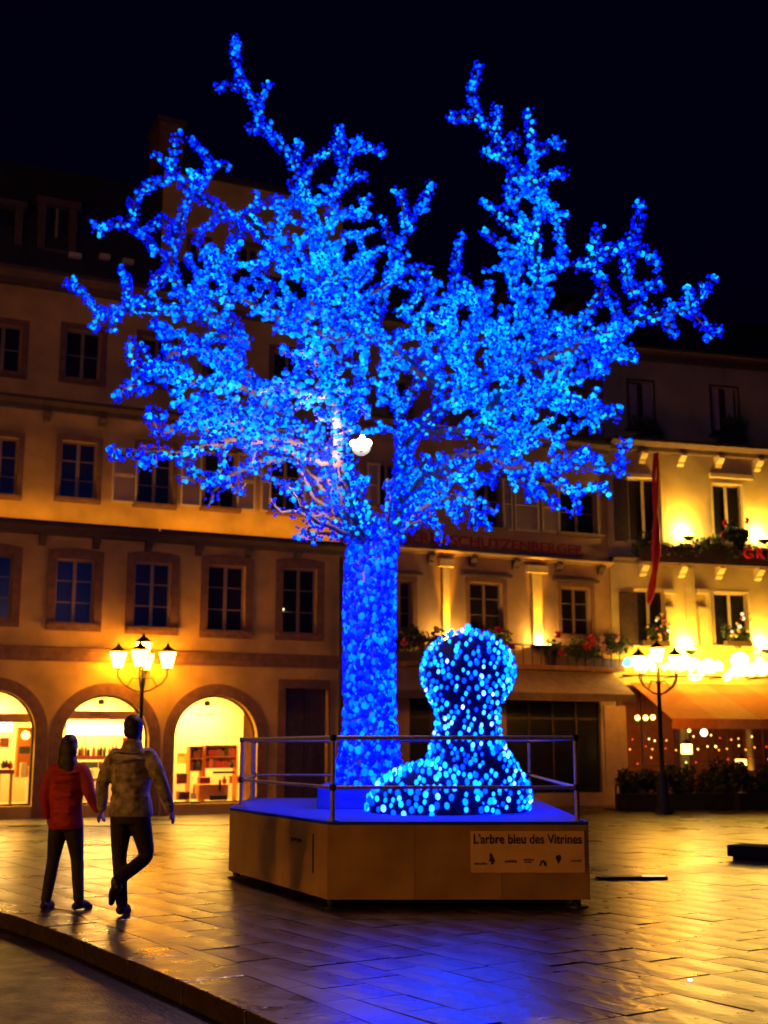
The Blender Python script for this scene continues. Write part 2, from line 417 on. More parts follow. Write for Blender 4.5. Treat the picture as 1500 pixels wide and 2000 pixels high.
# kerb of granite blocks
kerb = empty('kerb'); tag(kerb, 'curved wet granite kerb between pavement and road', kind='structure')
dense = []
for a, b in zip(kerb_line, kerb_line[1:]):
    n = max(2, int((b - a).length / .05))
    dense += [a.lerp(b, k / n) for k in range(n)]
sm = dense[:]
for _ in range(12):
    sm = [sm[0]] + [(sm[i-1] + sm[i] * 2 + sm[i+1]) / 4 for i in range(1, len(sm) - 1)] + [sm[-1]]
acc = 0; last = 0; cuts = [0]
for i in range(1, len(sm)):
    acc += (sm[i] - sm[i-1]).length
    if acc > 1.0: cuts.append(i); acc = 0
for i0, i1 in zip(cuts, cuts[1:]):
    mid = sm[(i0 + i1) // 2]
    if mid.y < 5.5 or mid.y > 17: continue
    m = MB(); outl = []; inl = []
    for k in (i0, (i0 + i1) // 2, i1):
        t = (sm[min(k + 1, len(sm) - 1)] - sm[k - 1 if k else 0]).normalized(); nn = Vector((-t.y, t.x, 0))   # towards pavement
        if nn.x < 0: nn = -nn
        sh = t * (.008 if k == i0 else -.008 if k == i1 else 0)
        outl.append(sm[k] + sh); inl.append(sm[k] + sh + nn * KW)
    poly = [(p.x, p.y) for p in outl] + [(p.x, p.y) for p in inl[::-1]]
    area = sum(poly[i][0] * poly[(i+1) % 6][1] - poly[(i+1) % 6][0] * poly[i][1] for i in range(6))
    if area < 0: poly = poly[::-1]
    dz = rng.uniform(-.002, .004)
    m.vprism(poly, -.16, .004 + dz).build('kerb_stone', kerb_m, kerb, bevel=.012)
# slot drain in front of the left house
def slot(px0, px1, py, wz, label):
    a, b = at_z(px0, py), at_z(px1, py)
    m = MB(); m.box(0, (b - a).length, -wz, wz, .002, .012)
    o = m.build('drain_cover', iron, None, (a.x, a.y, 0.004), math.atan2(b.y - a.y, b.x - a.x)); tag(o, label, 'drain cover')
slot(18, 76, 1614, .10, 'thick dark drain cover at the left frame edge before the first arch')
slot(150, 224, 1614, .10, 'dark drain cover on the paving between the two walking people')
slot(232, 448, 1612, .025, 'long thin drain slot running across the paving to the platform')
slot(156, 222, 1651, .03, 'short thin drain slot closer to the camera between the walking people')

# ------------------------------------------------------------------ LEFT HOUSE
FL = Facade((-3.99, 29.8), (.908, .419))
hl = empty('town_house', (*FL.O, 0), FL.rz)
tag(hl, 'long cream town house with lit shop arcade and a mansard roof', 'house')
zE = FL.z(0, 525); zC3 = FL.z(0, 772); zC2 = FL.z(0, 1022); zS = FL.z(0, 1266)
sL0 = -9.0; sL1 = FL.s(664)
holes = []
def rect(f, px0, px1, py0, py1, off=0):
    pm = (px0 + px1) / 2; ym = (py0 + py1) / 2
    return f.s(px0, ym, off), f.s(px1, ym, off), f.z(pm, py1, off), f.z(pm, py0, off)
wins1 = [rect(FL, a, b, c, d) for a, b, c, d in ((-58, 24, 1082, 1208), (108, 184, 1092, 1218), (262, 334, 1098, 1226), (406, 479, 1104, 1233), (552, 619, 1110, 1238))]
wins2 = [rect(FL, a, b, c, d) for a, b, c, d in ((-36, 35, 852, 966), (118, 189, 862, 974), (270, 337, 872, 985), (400, 462, 884, 992), (530, 590, 896, 1000))]
wins3 = [rect(FL, a, b, c, d) for a, b, c, d in ((-30, 43, 632, 726), (128, 197, 645, 742), (276, 340, 660, 752), (405, 465, 674, 764), (535, 592, 688, 776))]
arches = [rect(FL, a, b, c, d) for a, b, c, d in ((-105, 67, 1346, 1576), (120, 290, 1357, 1572), (340, 502, 1358, 1569))]
door = rect(FL, 556, 640, 1345, 1580)
for h in wins1 + wins2 + wins3: holes.append((*h, 0))
for h in arches: holes.append((*h, (h[1] - h[0]) / 2))
holes.append((door[0], door[1], .03, door[3], 0))
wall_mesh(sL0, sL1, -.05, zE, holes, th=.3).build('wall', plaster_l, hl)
MB().box(sL0, sL1, 8.0, 8.2, 0, zE).box(sL0, sL0 + .2, .3, 8, 0, zE).box(sL1 - .05, sL1, .31, 8, 0, zE).build('rear_wall', plaster_l, hl)
MB().box(sL0, sL1 - .06, .31, 7.9, zS - .15, zS).build('upper_floor', wood_dark, hl)
for w in wins1: window(hl, *w, surround=sandstone, sw=.19, arch=.07, bars=2)
for w in wins2: window(hl, *w, surround=sandstone, sw=.12, arch=.04, bars=2)
for w in wins3: window(hl, *w, surround=sandstone, sw=.14, bars=1)
for a, b, c, d in ((218, 267, 898, 983), (352, 393, 903, 990), (462, 498, 908, 998), (508, 528, 905, 1000), (592, 630, 915, 1004)):
    shutter(hl, *rect(FL, a, b, c - 22, d))
shutter(hl, *rect(FL, 345, 384, 664, 756)); shutter(hl, *rect(FL, 424 - 60 + 40, 440, 668, 760)) if False else None
cornice(hl, sL0, sL1, zC2, .20, .52, dark_stone); cornice(hl, sL0, sL1, zC3, .26, .30, dark_stone)
cornice(hl, sL0, sL1, zE, .35, .45, dark_stone, 'eave'); cornice(hl, sL0, sL1, zS + .05, .30, .14, sandstone)
for px in (-15, 83, 188, 290, 388, 485, 580): bracket(hl, FL.s(px, 1040), zC2 - .2, .26, .16, .24)
for px in (-10, 92, 200): bracket(hl, FL.s(px, 800), zC3 - .26, .26, .16, .2)
for h in arches:                      # dark stone ring round every arch and its piers
    r0 = (h[1] - h[0]) / 2; cx = (h[0] + h[1]) / 2; zc = h[3] - r0; w = .27
    m = MB(); n = 24; P = -.03
    for k in range(n):
        t0, t1 = math.pi * k / n, math.pi * (k + 1) / n
        m.prism([(cx + r0*math.cos(t0), zc + r0*math.sin(t0)), (cx + (r0+w)*math.cos(t0), zc + (r0+w)*math.sin(t0)), (cx + (r0+w)*math.cos(t1), zc + (r0+w)*math.sin(t1)), (cx + r0*math.cos(t1), zc + r0*math.sin(t1))], P, .015)
    m.box(cx - r0 - w, cx - r0, P, .015, 0, zc); m.box(cx + r0, cx + r0 + w, P, .015, 0, zc)
    m.build('arch_surround', sandstone, hl)
    fr = MB(); fr.tube([(cx + (r0-.02)*math.cos(math.pi*k/20), .2, zc + (r0-.02)*math.sin(math.pi*k/20)) for k in range(21)], .03, 4)
    fr.box(h[0], h[0] + .05, .17, .23, h[2], zc); fr.box(h[1] - .05, h[1], .17, .23, h[2], zc); fr.box(h[0] + .05, h[1] - .05, .17, .23, h[2], h[2] + .05)
    fr.build('shop_window_frame', wood_dark, hl)
# door of the left house, dark
m = MB(); m.box(door[0] - .2, door[0], -.03, .015, 0, door[3]); m.box(door[1], door[1] + .04, -.03, .015, 0, door[3]); m.box(door[0] - .2, door[1] + .04, -.03, .015, door[3] + .002, door[3] + .22)
dr = m.build('door', sandstone, hl); xm = (door[0] + door[1]) / 2
for a, b in ((door[0], xm - .01), (xm + .01, door[1])):
    q = MB(); q.box(a, b, .18, .24, .04, door[3]); q.box(a + .1, b - .1, .165, .18, .25, 1.0); q.box(a + .1, b - .1, .165, .18, 1.2, door[3] - .3); q.build('door_leaf', wood_dark, dr)
# drainpipe at the party wall
MB().tube([(sL1 - .03, -.1, 0), (sL1 - .03, -.1, zC2 - .25)], .05, 8).tube([(sL1 - .03, -.1, zC2 + .1), (sL1 - .03, -.1, zC3 - .3)], .05, 8).build('drainpipe', iron, hl)
# mansard roof and dormers
zM = zE + 3.2
rf = MB(); prof = [(-.35, zE), (.9, zM), (4.2, zM + 1.6), (8.3, zE)]
vs = [(sL0, y, z) for y, z in prof] + [(sL1, y, z) for y, z in prof]; n = 4
rf.add(vs, [tuple(range(n)), tuple(range(2*n-1, n-1, -1))] + [(i, i+n, (i+1) % n + n, (i+1) % n) for i in range(n)])
roof = rf.build('roof', slate, hl)
for a, b, c, d in ((-45, 28, 402, 490), (88, 134, 405, 490)):
    x0, x1, z0, z1 = rect(FL, a, b, c, d)
    dm = MB(); dm.box(x0 - .18, x0, -.1, 1.2, z0 - .2, z1); dm.box(x1, x1 + .18, -.1, 1.2, z0 - .2, z1); dm.box(x0 - .25, x1 + .25, -.18, 1.4, z1, z1 + .16); dm.box(x0, x1, -.12, 1.0, z0 - .25, z0 - .002)
    dd = dm.build('dormer', dark_stone, hl)
    MB().box(x0, x1, .1, .12, z0, z1).build('pane', glass_dark, dd)
    MB().box((x0+x1)/2 - .03, (x0+x1)/2 + .03, .05, .095, z0, z1).build('frame', wood_white, dd)
for a, b, py in ((135, 160, 497), (196, 216, 499), (241, 262, 509)):
    x0, x1, z0, z1 = rect(FL, a, b, py - 4, py + 4, .3)
    MB().box(x0, x1, -.30, .1, z0, z1).build('roof_ledge', pale_stone, hl)
# tall attic storey rising flush with the front
sa0, sa1 = FL.s(318, 400), sL1; zA = FL.z(430, 354)
aw = [rect(FL, a, b, c, d) for a, b, c, d in ((372, 404, 470, 560), (470, 505, 482, 570), (575, 607, 495, 580))]
wall_mesh(sa0, sa1, zE + .04, zA, [(*h, 0) for h in aw], th=.3, y=.02).build('attic_wall', plaster_l, hl)
MB().box(sa0, sa0 + .2, .33, 6, zE, zA).box(sa1 - .2, sa1, .33, 6, zE, zA).box(sa0 - .15, sa1, -.12, 6, zA + .002, zA + .14).build('attic_side', slate, hl)
for w in aw: window(hl, *w, surround=sandstone, sw=.12, bars=1)
# chimney
x0, x1, z0, z1 = rect(FL, 305, 352, 250, 380, -1.5)
ch = MB().box(x0, x1, 1.2, 2.3, zE, z1).build('chimney', sandstone, roof)
MB().box(x0 - .08, x1 + .08, 1.12, 2.38, z1 + .002, z1 + .12).build('chimney_cap', dark_stone, hl)

# up-lights standing on the cornice of the left house and washing the second floor
def bar_light(f, root, s0, s1, z, out, energy, label, parts=1):
    bx = MB().box(s0, s1, -out - .05, -out + .05, z + .004, z + .06)
    o = bx.build('light_bar', iron, None, (*f.O, 0), f.rz); tag(o, label, 'light bar')
    d = lamp('light_bar_beam', 'AREA', ((s0 + s1) / 2, -out, z + .08), energy, SODIUM, s1 - s0, o, size_y=.06)
    d.rotation_euler = Vector((0, .25, 1)).to_track_quat('-Z', 'Y').to_euler()
    d.rotation_euler = (math.pi - .3, 0, 0)
    return o
bar_light(FL, hl, FL.s(-60, 1030), FL.s(300, 1040), zC2, .44, 19, 'low light bar on the dark ledge under the left windows')
bar_light(FL, hl, FL.s(305, 1040), sL1 - .1, zC2, .44, 32, 'low light bar on the dark ledge beside the tree trunk')

# ------------------------------------------------------------------ shops behind the arches
shop_glow = emis('shop_ceiling_light', (1, .62, .06), 30)
def shop(i, h, back=2.2):
    x0, x1 = h[0] - .35, h[1] + .35
    zt = h[3] + .25
    m = MB(); m.box(x0, x1, back, back + .1, 0, zt); m.box(x0 - .06, x0, .31, back + .1, 0, zt); m.box(x1, x1 + .06, .31, back + .1, 0, zt); m.box(x0, x1, .31, back, 0, h[2] - .01); m.box(x0, x1, .31, back, zt, zt + .08)
    r_ = m.build('shop_interior', shop_wall, hl)
    MB().box(x0 + .4, x1 - .4, back - .5, back - .1, zt - .07, zt - .03).build('ceiling_light', shop_glow, r_)
    lamp('shop_light', 'AREA', ((x0 + x1) / 2, back - .65, zt - .3), 330, (1, .52, .085), 1.4, hl, size_y=.3)
for i, h in enumerate(arches): shop(i, h)
goods_col = {'brown': mat('brown_card', (.22, .07, .03), .6), 'red': mat('red_card', (.35, .03, .02), .5), 'black': mat('black_card', (.015, .012, .01), .5),
             'cream': mat('cream_card', (.6, .5, .35), .6), 'orange': mat('orange_card', (.55, .2, .04), .6), 'green': mat('green_card', (.05, .09, .03), .5), 'ochre': mat('ochre_card', (.5, .3, .06), .6)}
def goods(name, cat, label, px0, px1, py0, py1, c, off=-1.3, dep=.2, group=None, frame=False):
    x0, x1, z0, z1 = rect(FL, px0, px1, py0, py1, off)
    m = MB()
    if frame:
        t = .03; m.box(x0, x0+t, -off, -off+dep, z0, z1); m.box(x1-t, x1, -off, -off+dep, z0, z1); m.box(x0+t, x1-t, -off, -off+dep, z0, z0+t); m.box(x0+t, x1-t, -off, -off+dep, z1-t, z1); m.box(x0+t, x1-t, -off+dep*.5, -off+dep*.8, z0+t, z1-t)
    else: m.box(x0, x1, -off, -off + dep, z0, z1)
    o = m.build(name, goods_col[c], None, (*FL.O, 0), FL.rz, bevel=.008); tag(o, label, cat, group); return o
# right arch
def shelf_unit(label, px0, px1, py0, py1, rows, off, cols):
    x0, x1, z0, z1 = rect(FL, px0, px1, py0, py1, off)
    r_ = empty('display_shelf', (*FL.O, 0), FL.rz); tag(r_, label, 'shelf')
    m = MB(); m.box(x0, x0 + .03, -off, -off + .3, 0.24, z1); m.box(x1 - .03, x1, -off, -off + .3, .24, z1); m.box(x0 + .03, x1 - .03, -off + .27, -off + .3, z0, z1)
    m.build('side_panel', goods_col['orange'], r_)
    for k in range(rows + 1):
        z = z0 + (z1 - z0) * k / rows
        MB().box(x0 + .03, x1 - .03, -off, -off + .27, z - .012, z + .012).build('shelf_board', goods_col['orange'], r_)
    return x0, x1, z0, z1
def book_row(x0, x1, z, hmax, off, cols, label, group):
    x = x0
    while x < x1 - .06:
        w = rng.uniform(.05, .11); h = hmax * rng.uniform(.6, .95)
        o = MB().box(x, x + w - .006, -off + .03, -off + .2, z + .013, z + .013 + h).build('book', goods_col[rng.choice(cols)], None, (*FL.O, 0), FL.rz); tag(o, label, 'book', group)
        x += w
x0, x1, z0, z1 = shelf_unit('tall shelf of books in the right arched shop window', 400, 464, 1456, 1500, 2, -1.4, None)
for k in range(2): book_row(x0 + .04, x1 - .04, z0 + (z1 - z0) * k / 2, (z1 - z0) / 2 - .05, -1.4, ['brown', 'red', 'orange', 'brown', 'black'], 'book standing on the wide shelf of the right arched shop', 'books on the wide shelf of the right shop')
x0, x1, z0, z1 = shelf_unit('narrow shelf of dark books left of the wide one in the right arched shop', 370, 398, 1458, 1506, 2, -1.4, None)
for k in range(2): book_row(x0 + .04, x1 - .04, z0 + (z1 - z0) * k / 2, (z1 - z0) / 2 - .05, -1.4, ['brown', 'green', 'brown', 'black'], 'book standing on the narrow shelf of the right arched shop', 'books on the narrow shelf of the right shop')
goods('picture', 'picture', 'small framed picture at the left side of the right shop window', 345, 366, 1510, 1531, 'brown', -.9, .04, frame=True)
goods('basket', 'basket', 'dark square basket on the floor of the right shop window', 349, 371, 1546, 1563, 'brown', -.5, .25, frame=True)
goods('display_box', 'box', 'dark red box on the cream counter of the right shop', 390, 411, 1518, 1531, 'red', -.6, .2)
goods('counter', 'counter', 'low cream counter in the right arched shop window', 388, 446, 1532, 1562, 'orange', -.62, .5)
goods('display_tray', 'tray', 'long black tray at the foot of the counter in the right shop', 413, 444, 1553, 1563, 'black', -.4, .15)
goods('bottle', 'bottle', 'slim black bottle standing before the counter in the right shop', 428, 432, 1523, 1545, 'black', -.55, .05)
goods('umbrella_stand', 'stand', 'pair of thin dark uprights beside the basket in the right shop', 377, 380, 1538, 1556, 'black', -.5, .05)
goods('price_card', 'card', 'small white card leaning by the basket in the right shop', 372, 384, 1548, 1560, 'cream', -.42, .02)
goods('wall_lettering', 'sign', 'dark lettering strip under the wide shelf in the right shop', 416, 459, 1506, 1511, 'black', -1.1, .03)
goods('curtain_panel', 'panel', 'tall yellow upright panel at the right side of the right shop window', 474, 499, 1385, 1566, 'ochre', -.7, .05)
# middle arch
x0, x1, z0, z1 = rect(FL, 128, 262, 1476, 1484, -1.3)
m = MB().box(x0, x1, 1.3, 1.6, z0, z1).box(x0, x0 + .05, 1.3, 1.6, .24, z0).box(x1 - .05, x1, 1.3, 1.6, .24, z0)
o = m.build('bottle_shelf', goods_col['brown'], None, (*FL.O, 0), FL.rz); tag(o, 'wooden shelf carrying bottles in the middle arched shop', 'shelf')
bt = MB().lathe([(.03, 0), (.035, .01), (.035, .13), (.013, .18), (.013, .23)], n=8); x = x0 + .06; protos = {}
while x < x1 - .05:
    c = rng.choice(['brown', 'red', 'green', 'black']); h = rng.uniform(.8, 1.25)
    if c not in protos:
        o = bt.build('bottle', goods_col[c]); protos[c] = o
    else: o = protos[c].copy(); C.objects.link(o)
    p = FL.w(x, z1, -1.45); o.location = p; o.scale = (h, h, h); tag(o, 'dark bottle in the row on the shelf of the middle shop', 'bottle', 'bottles on the shelf of the middle shop')
    x += rng.uniform(.07, .12)
goods('display_box', 'box', 'brown storage box below the bottle shelf of the middle shop', 196, 214, 1488, 1502, 'brown', -1.3, .2)
goods('display_box', 'box', 'green-brown box hanging next to the brown one in the middle shop', 150, 192, 1488, 1500, 'green', -1.3, .2)
goods('lamp_box', 'lamp', 'bright cream box lamp below the bottles in the middle shop', 163, 182, 1502, 1520, 'cream', -1.0, .2)
def bowl(px, py, r_, label, c='cream', off=-.7):
    s_, z_ = FL.hit(px, py, off); o = MB().lathe([(r_*.4, 0), (r_*.8, r_*.25), (r_, r_*.55), (r_*.94, r_*.55), (r_*.7, r_*.25), (.001, r_*.1)], n=14).build('bowl', goods_col[c]); o.location = FL.w(s_, z_, -(-off) if False else off); tag(o, label, 'bowl'); return o
b1 = rect(FL, 160, 200, 1525, 1569, -.7)
m = MB()
for zz in (b1[2] + .02, (b1[2] + b1[3]) / 2, b1[3]): m.box(b1[0], b1[1], .7 - .15, .7 + .15, zz - .012, zz)
for xx in (b1[0], b1[1] - .03): m.box(xx, xx + .03, .83, .85, .25, b1[3])
o = m.build('bowl_rack', goods_col['brown'], None, (*FL.O, 0), FL.rz); tag(o, 'small rack of white bowls in the middle arched shop', 'rack')
for zz, t in ((b1[2] + .02, 'lowest white bowl on the rack in the middle shop'), ((b1[2] + b1[3]) / 2, 'middle white bowl on the rack in the middle shop'), (b1[3], 'topmost white bowl on the rack in the middle shop')):
    o = MB().lathe([(.05, 0), (.1, .03), (.13, .07), (.12, .07), (.09, .03), (.001, .015)], n=14).build('bowl', goods_col['cream']); o.location = FL.w((b1[0] + b1[1]) / 2, zz + .001, -.7); tag(o, t, 'bowl')
# left arch
goods('picture', 'picture', 'dark picture on the wall of the leftmost shop at the frame edge', 0, 18, 1441, 1460, 'brown', -1.6, .04, frame=True)
goods('display_cabinet', 'cabinet', 'orange display cabinet in the leftmost arched shop', 33, 64, 1420, 1518, 'orange', -1.5, .25, frame=True)
goods('picture', 'picture', 'small black picture inside the orange cabinet of the leftmost shop', 38, 61, 1458, 1472, 'black', -1.35, .04)
goods('display_box', 'box', 'tall cream box at the foot of the orange cabinet', 40, 52, 1490, 1519, 'cream', -1.1, .12)
goods('display_box', 'box', 'shorter cream box right of the tall one by the orange cabinet', 55, 64, 1496, 1519, 'cream', -1.1, .12)
s_, z_ = FL.hit(50, 1436, -1.2)
o = MB().lathe([(.001, -.1), (.07, -.07), (.1, 0), (.07, .07), (.001, .1)], n=14).build('globe_lamp', emis('globe_glow', WARM, 9)); o.location = FL.w(s_, z_, -1.2); tag(o, 'round glowing lamp in the orange cabinet of the leftmost shop', 'lamp')
s_, z_ = FL.hit(25, 1398, -1.2)
o = MB().lathe([(.001, -.05), (.05, 0), (.001, .05)], n=12).build('spot_lamp', MATS['globe_glow']); o.location = FL.w(s_, z_, -1.2); tag(o, 'tiny round spotlight near the ceiling of the leftmost shop', 'lamp')
# small hanging emblems and lettering strips in the arch heads, and more goods
for px, py, w in ((405, 1375, 5), (198, 1372, 5)):
    x0, x1, z0, z1 = rect(FL, px - w, px + w, py - 4, py + 4, -.35)
    r_ = empty('hanging_sign', (*FL.O, 0), FL.rz); tag(r_, 'small brown emblem with a dark lettering strip in the head of the %s arch' % ('right' if px > 300 else 'middle'), 'sign')
    MB().prism([(x0, z0), (x1, z0), (x1 + .02, z1), ((x0 + x1) / 2, z1 + .04), (x0 - .02, z1)], .35, .37).build('emblem', goods_col['brown'], r_)
    a, b = FL.s(px - 22, 1396, -.35), FL.s(px + 16, 1396, -.35); zz = FL.z(px, 1396, -.35); x = a
    while x < b - .02: q = rng.uniform(.02, .05); MB().box(x, x + q, .35, .36, zz - .025, zz + rng.uniform(0, .03)).build('lettering', goods_col['brown'], r_); x += q + .015
    MB().tube([((a + b) / 2, .36, zz + .03), ((a + b) / 2, .36, z0)], .006, 4).build('wire', iron, r_)
for px, py, c, lab in ((12, 1500, 'brown', 'brown vase on the left counter of the leftmost shop'), (20, 1502, 'red', 'red vase near the orange cabinet of the leftmost shop'), (6, 1501, 'green', 'green vase cut by the frame edge in the leftmost shop'),
                      (400, 1531, 'green', 'small green vase on the counter end of the right shop'), (438, 1531, 'red', 'small red vase on the counter of the right shop'), (452, 1500, 'black', 'black vase at the right end of the wide shelf unit')):
    s_, z_ = FL.hit(px, py, -.8); o = MB().lathe([(.03, 0), (.06, .05), (.055, .10), (.02, .15), (.03, .18)], n=12).build('vase', goods_col[c]); o.location = FL.w(s_, z_, -.8); tag(o, lab, 'vase')
x0, x1, z0, z1 = rect(FL, -6, 27, 1502, 1508, -.8); o = MB().box(x0, x1, .65, 1.0, z0 - .04, z1 - .012).box(x0 + .03, x0 + .07, .7, .9, .2, z0 - .04).box(x1 - .07, x1 - .03, .7, .9, .2, z0 - .04).build('table', goods_col['brown'], None, (*FL.O, 0), FL.rz); tag(o, 'narrow brown display table in the leftmost shop', 'table')
for px0, px1, py0, py1, c, lab in ((448, 470, 1515, 1530, 'brown', 'framed brown picture right of the counter in the right shop'), (346, 364, 1470, 1492, 'ochre', 'framed ochre picture high on the left wall of the right shop'), (240, 258, 1440, 1462, 'red', 'framed red picture at the right end of the bottle shelf in the middle shop')):
    goods('picture', 'picture', lab, px0, px1, py0, py1, c, -1.9, .04, frame=True)
# tone shelf / fascia boards crossing the arches
for h, py, t in ((arches[1], 1397, 'shop fascia board crossing the middle arch below its ceiling'), (arches[0], 1404, 'shop fascia board crossing the leftmost arch')):
    z = FL.z(200, py, -.6); o = MB().box(h[0] + .02, h[1] - .02, .6, .66, z - .1, z + .1).build('fascia_board', goods_col['ochre'], None, (*FL.O, 0), FL.rz); tag(o, t, 'board')
tube_light = emis('shop_light_box', (1, .85, .5), 9)
for px0, px1, py0, py1, t in ((130, 262, 1413, 1436, 'long white light box over the bottles in the middle arched shop'), (-12, 26, 1410, 1430, 'white light box cut by the left frame edge in the leftmost shop')):
    x0, x1, z0, z1 = rect(FL, px0, px1, py0, py1, -1.5)
    r_ = empty('light_box', (*FL.O, 0), FL.rz); tag(r_, t, 'light box')
    MB().box(x0, x1, 1.56, 1.74, z0, z1).build('casing', goods_col['cream'], r_); MB().box(x0 + .02, x1 - .02, 1.53, 1.558, z0 + .02, z1 - .02).build('diffuser', tube_light, r_)
# stone planter box by the first arch
p0 = at_z(-10, 1585); p1 = at_z(62, 1583); Lp = (p1 - p0).length
pt = empty('planter', (p0.x, p0.y, 0), FL.rz); tag(pt, 'pale stone block planter before the leftmost arch', 'planter')
MB().box(0, Lp, 0, .6, 0, .62).build('box', pale_stone, pt, bevel=.02); MB().box(-.03, Lp + .03, -.03, .63, .622, .70).build('rim', pale_stone, pt, bevel=.01)

# ------------------------------------------------------------------ MIDDLE HOUSE
hm = empty('town_house', (*FL.O, 0), FL.rz); tag(hm, 'ochre town house behind the tree with red lettering and lit pilasters', 'house')
sm0 = sL1 + .004; sm1 = FL.s(1196)
zMe = FL.z(1196, 700); zMc = FL.z(1196, 872); zMs = FL.z(1196, 1100); zMs0 = FL.z(1196, 1066)
mw2 = [rect(FL, a, b, c, d) for a, b, c, d in ((741, 775, 905, 990), (930, 978, 925, 1030), (1094, 1166, 960, 1042))]
mw1 = [rect(FL, a, b, c, d) for a, b, c, d in ((760, 806, 1134, 1228), (917, 982, 1138, 1232), (1096, 1154, 1148, 1240))]
mw3 = [rect(FL, a, b, c, d) for a, b, c, d in ((760, 800, 740, 820), (940, 985, 752, 834), (1090, 1140, 765, 845))]
zGF = FL.z(1100, 1362); 
shopf = [(FL.s(800, 1450), FL.s(975, 1450), .35, zGF - .1, 0), (FL.s(990, 1450), FL.s(1175, 1450), .35, zGF - .1, 0)]
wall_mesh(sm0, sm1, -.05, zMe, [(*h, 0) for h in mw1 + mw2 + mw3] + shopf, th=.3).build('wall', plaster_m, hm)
MB().box(sm0, sm1, 8, 8.2, 0, zMe).box(sm1 - .2, sm1, .31, 8, 0, zMe).build('rear_wall', plaster_m, hm)
for w in mw1: window(hm, *w, surround=sandstone, sw=.12, bars=2)
for w in mw2: window(hm, *w, surround=None, bars=1)
for w in mw3: window(hm, *w, surround=sandstone, sw=.1, bars=1)
for a, b, c, d in ((716, 740, 905, 992), (778, 800, 910, 995), (980, 999, 935, 1036), (1003, 1050, 938, 1038), (1056, 1090, 945, 1040)):
    shutter(hm, *rect(FL, a, b, c, d))
for w in mw1: MB().box(w[0] - .25, w[1] + .25, -.12, .0, w[3] + .16, w[3] + .24).build('lintel_moulding', dark_stone, hm)
cornice(hm, sm0, sm1, zMs, .12, .26, plaster_m); cornice(hm, sm0, sm1, zMc, .3, .35, dark_stone); cornice(hm, sm0, sm1, zMe, .3, .4, dark_stone, 'eave')
for px in (768, 840, 922, 1005, 1088, 1170): bracket(hm, FL.s(px, 1095), zMs - .12, .28, .17, .2)
# arched sign band with red lettering
xa, xb = FL.s(770, 1060), FL.s(1180, 1080); zb = zMs + .03; arc = []
for k in range(25):
    u = k / 24; arc.append((xa + (xb - xa) * u, zb + .14 + .36 * (math.sin(math.pi * u) ** .35)))
sg = MB().prism([(xa, zb), (xb, zb)] + arc[::-1], -.05, -.01).build('sign_board', plaster_m, hm)
def text(txt, size, m, parent, loc, rot, ext=.01, align='CENTER', name='lettering', shear=0, sx=1):
    c = bpy.data.curves.new(name, 'FONT'); c.body = txt; c.size = size; c.extrude = ext; c.align_x = align; c.align_y = 'CENTER'; c.shear = shear; c.resolution_u = 3
    c.offset = size * .012
    c.materials.append(m); o = bpy.data.objects.new(name, c); C.objects.link(o); o.parent = parent; o.location = loc; o.rotation_euler = rot; o.scale = (sx, 1, 1)
    bpy.context.view_layer.update(); me_ = bpy.data.meshes.new_from_object(o.evaluated_get(bpy.context.evaluated_depsgraph_get())); me_.name = name
    bpy.data.objects.remove(o); o = bpy.data.objects.new(name, me_); C.objects.link(o); o.parent = parent; o.location = loc; o.rotation_euler = rot; o.scale = (sx, 1, 1); return o
red_letter = mat('red_letter_paint', (.34, .02, .012), .5)
t_ = text('BIERES SCHUTZENBERGER', .40, red_letter, hm, ((FL.s(776, 1055) + FL.s(1136, 1072)) / 2, -.07, zb + .24), (R(90), 0, 0))
bpy.context.view_layer.update(); wd = t_.dimensions.x; t_.scale.x = (FL.s(1136, 1072) - FL.s(776, 1055)) / max(wd, .1)
# pilasters with up-lights
for px, w, lab in ((870, .2, 'glowing up-light bowl at the foot of the narrow pilaster left of the light figure'), (1048, .3, 'glowing up-light bowl at the foot of the wide pilaster right of the light figure')):
    s_ = FL.s(px, 1180); z0 = FL.z(px, 1262); z1 = zMs - .14
    MB().box(s_ - w/2, s_ + w/2, -.07, .0, z0, z1 - .3).box(s_ - w*1.1, s_ + w*1.1, -.14, .0, z1 - .3, z1 - .1).build('pilaster', pale_stone, hm)
    g = empty('wall_light', (*FL.w(s_, z0 - .05, .24).xy, z0 - .05), FL.rz); tag(g, lab, 'wall light')
    MB().lathe([(.05, -.06), (.24, 0), (.27, .05), (.25, .06)], n=18).build('bowl', iron, g)
    MB().lathe([(.24, .062), (.24, .075)], n=18).build('lens', emis('uplight_lens', WARM, 30), g)
    MB().tube([(0, .28, -.03), (0, .05, -.03)], .025, 6).build('bracket_arm', iron, g)
    lamp('up_beam', 'SPOT', (0, 0, .1), 900, SODIUM, .04, g, direction=(0, .13, 1), spot=26, blend=.9)
    lamp('up_glow', 'POINT', (0, .03, .14), 90, (1, .58, .16), .05, g)
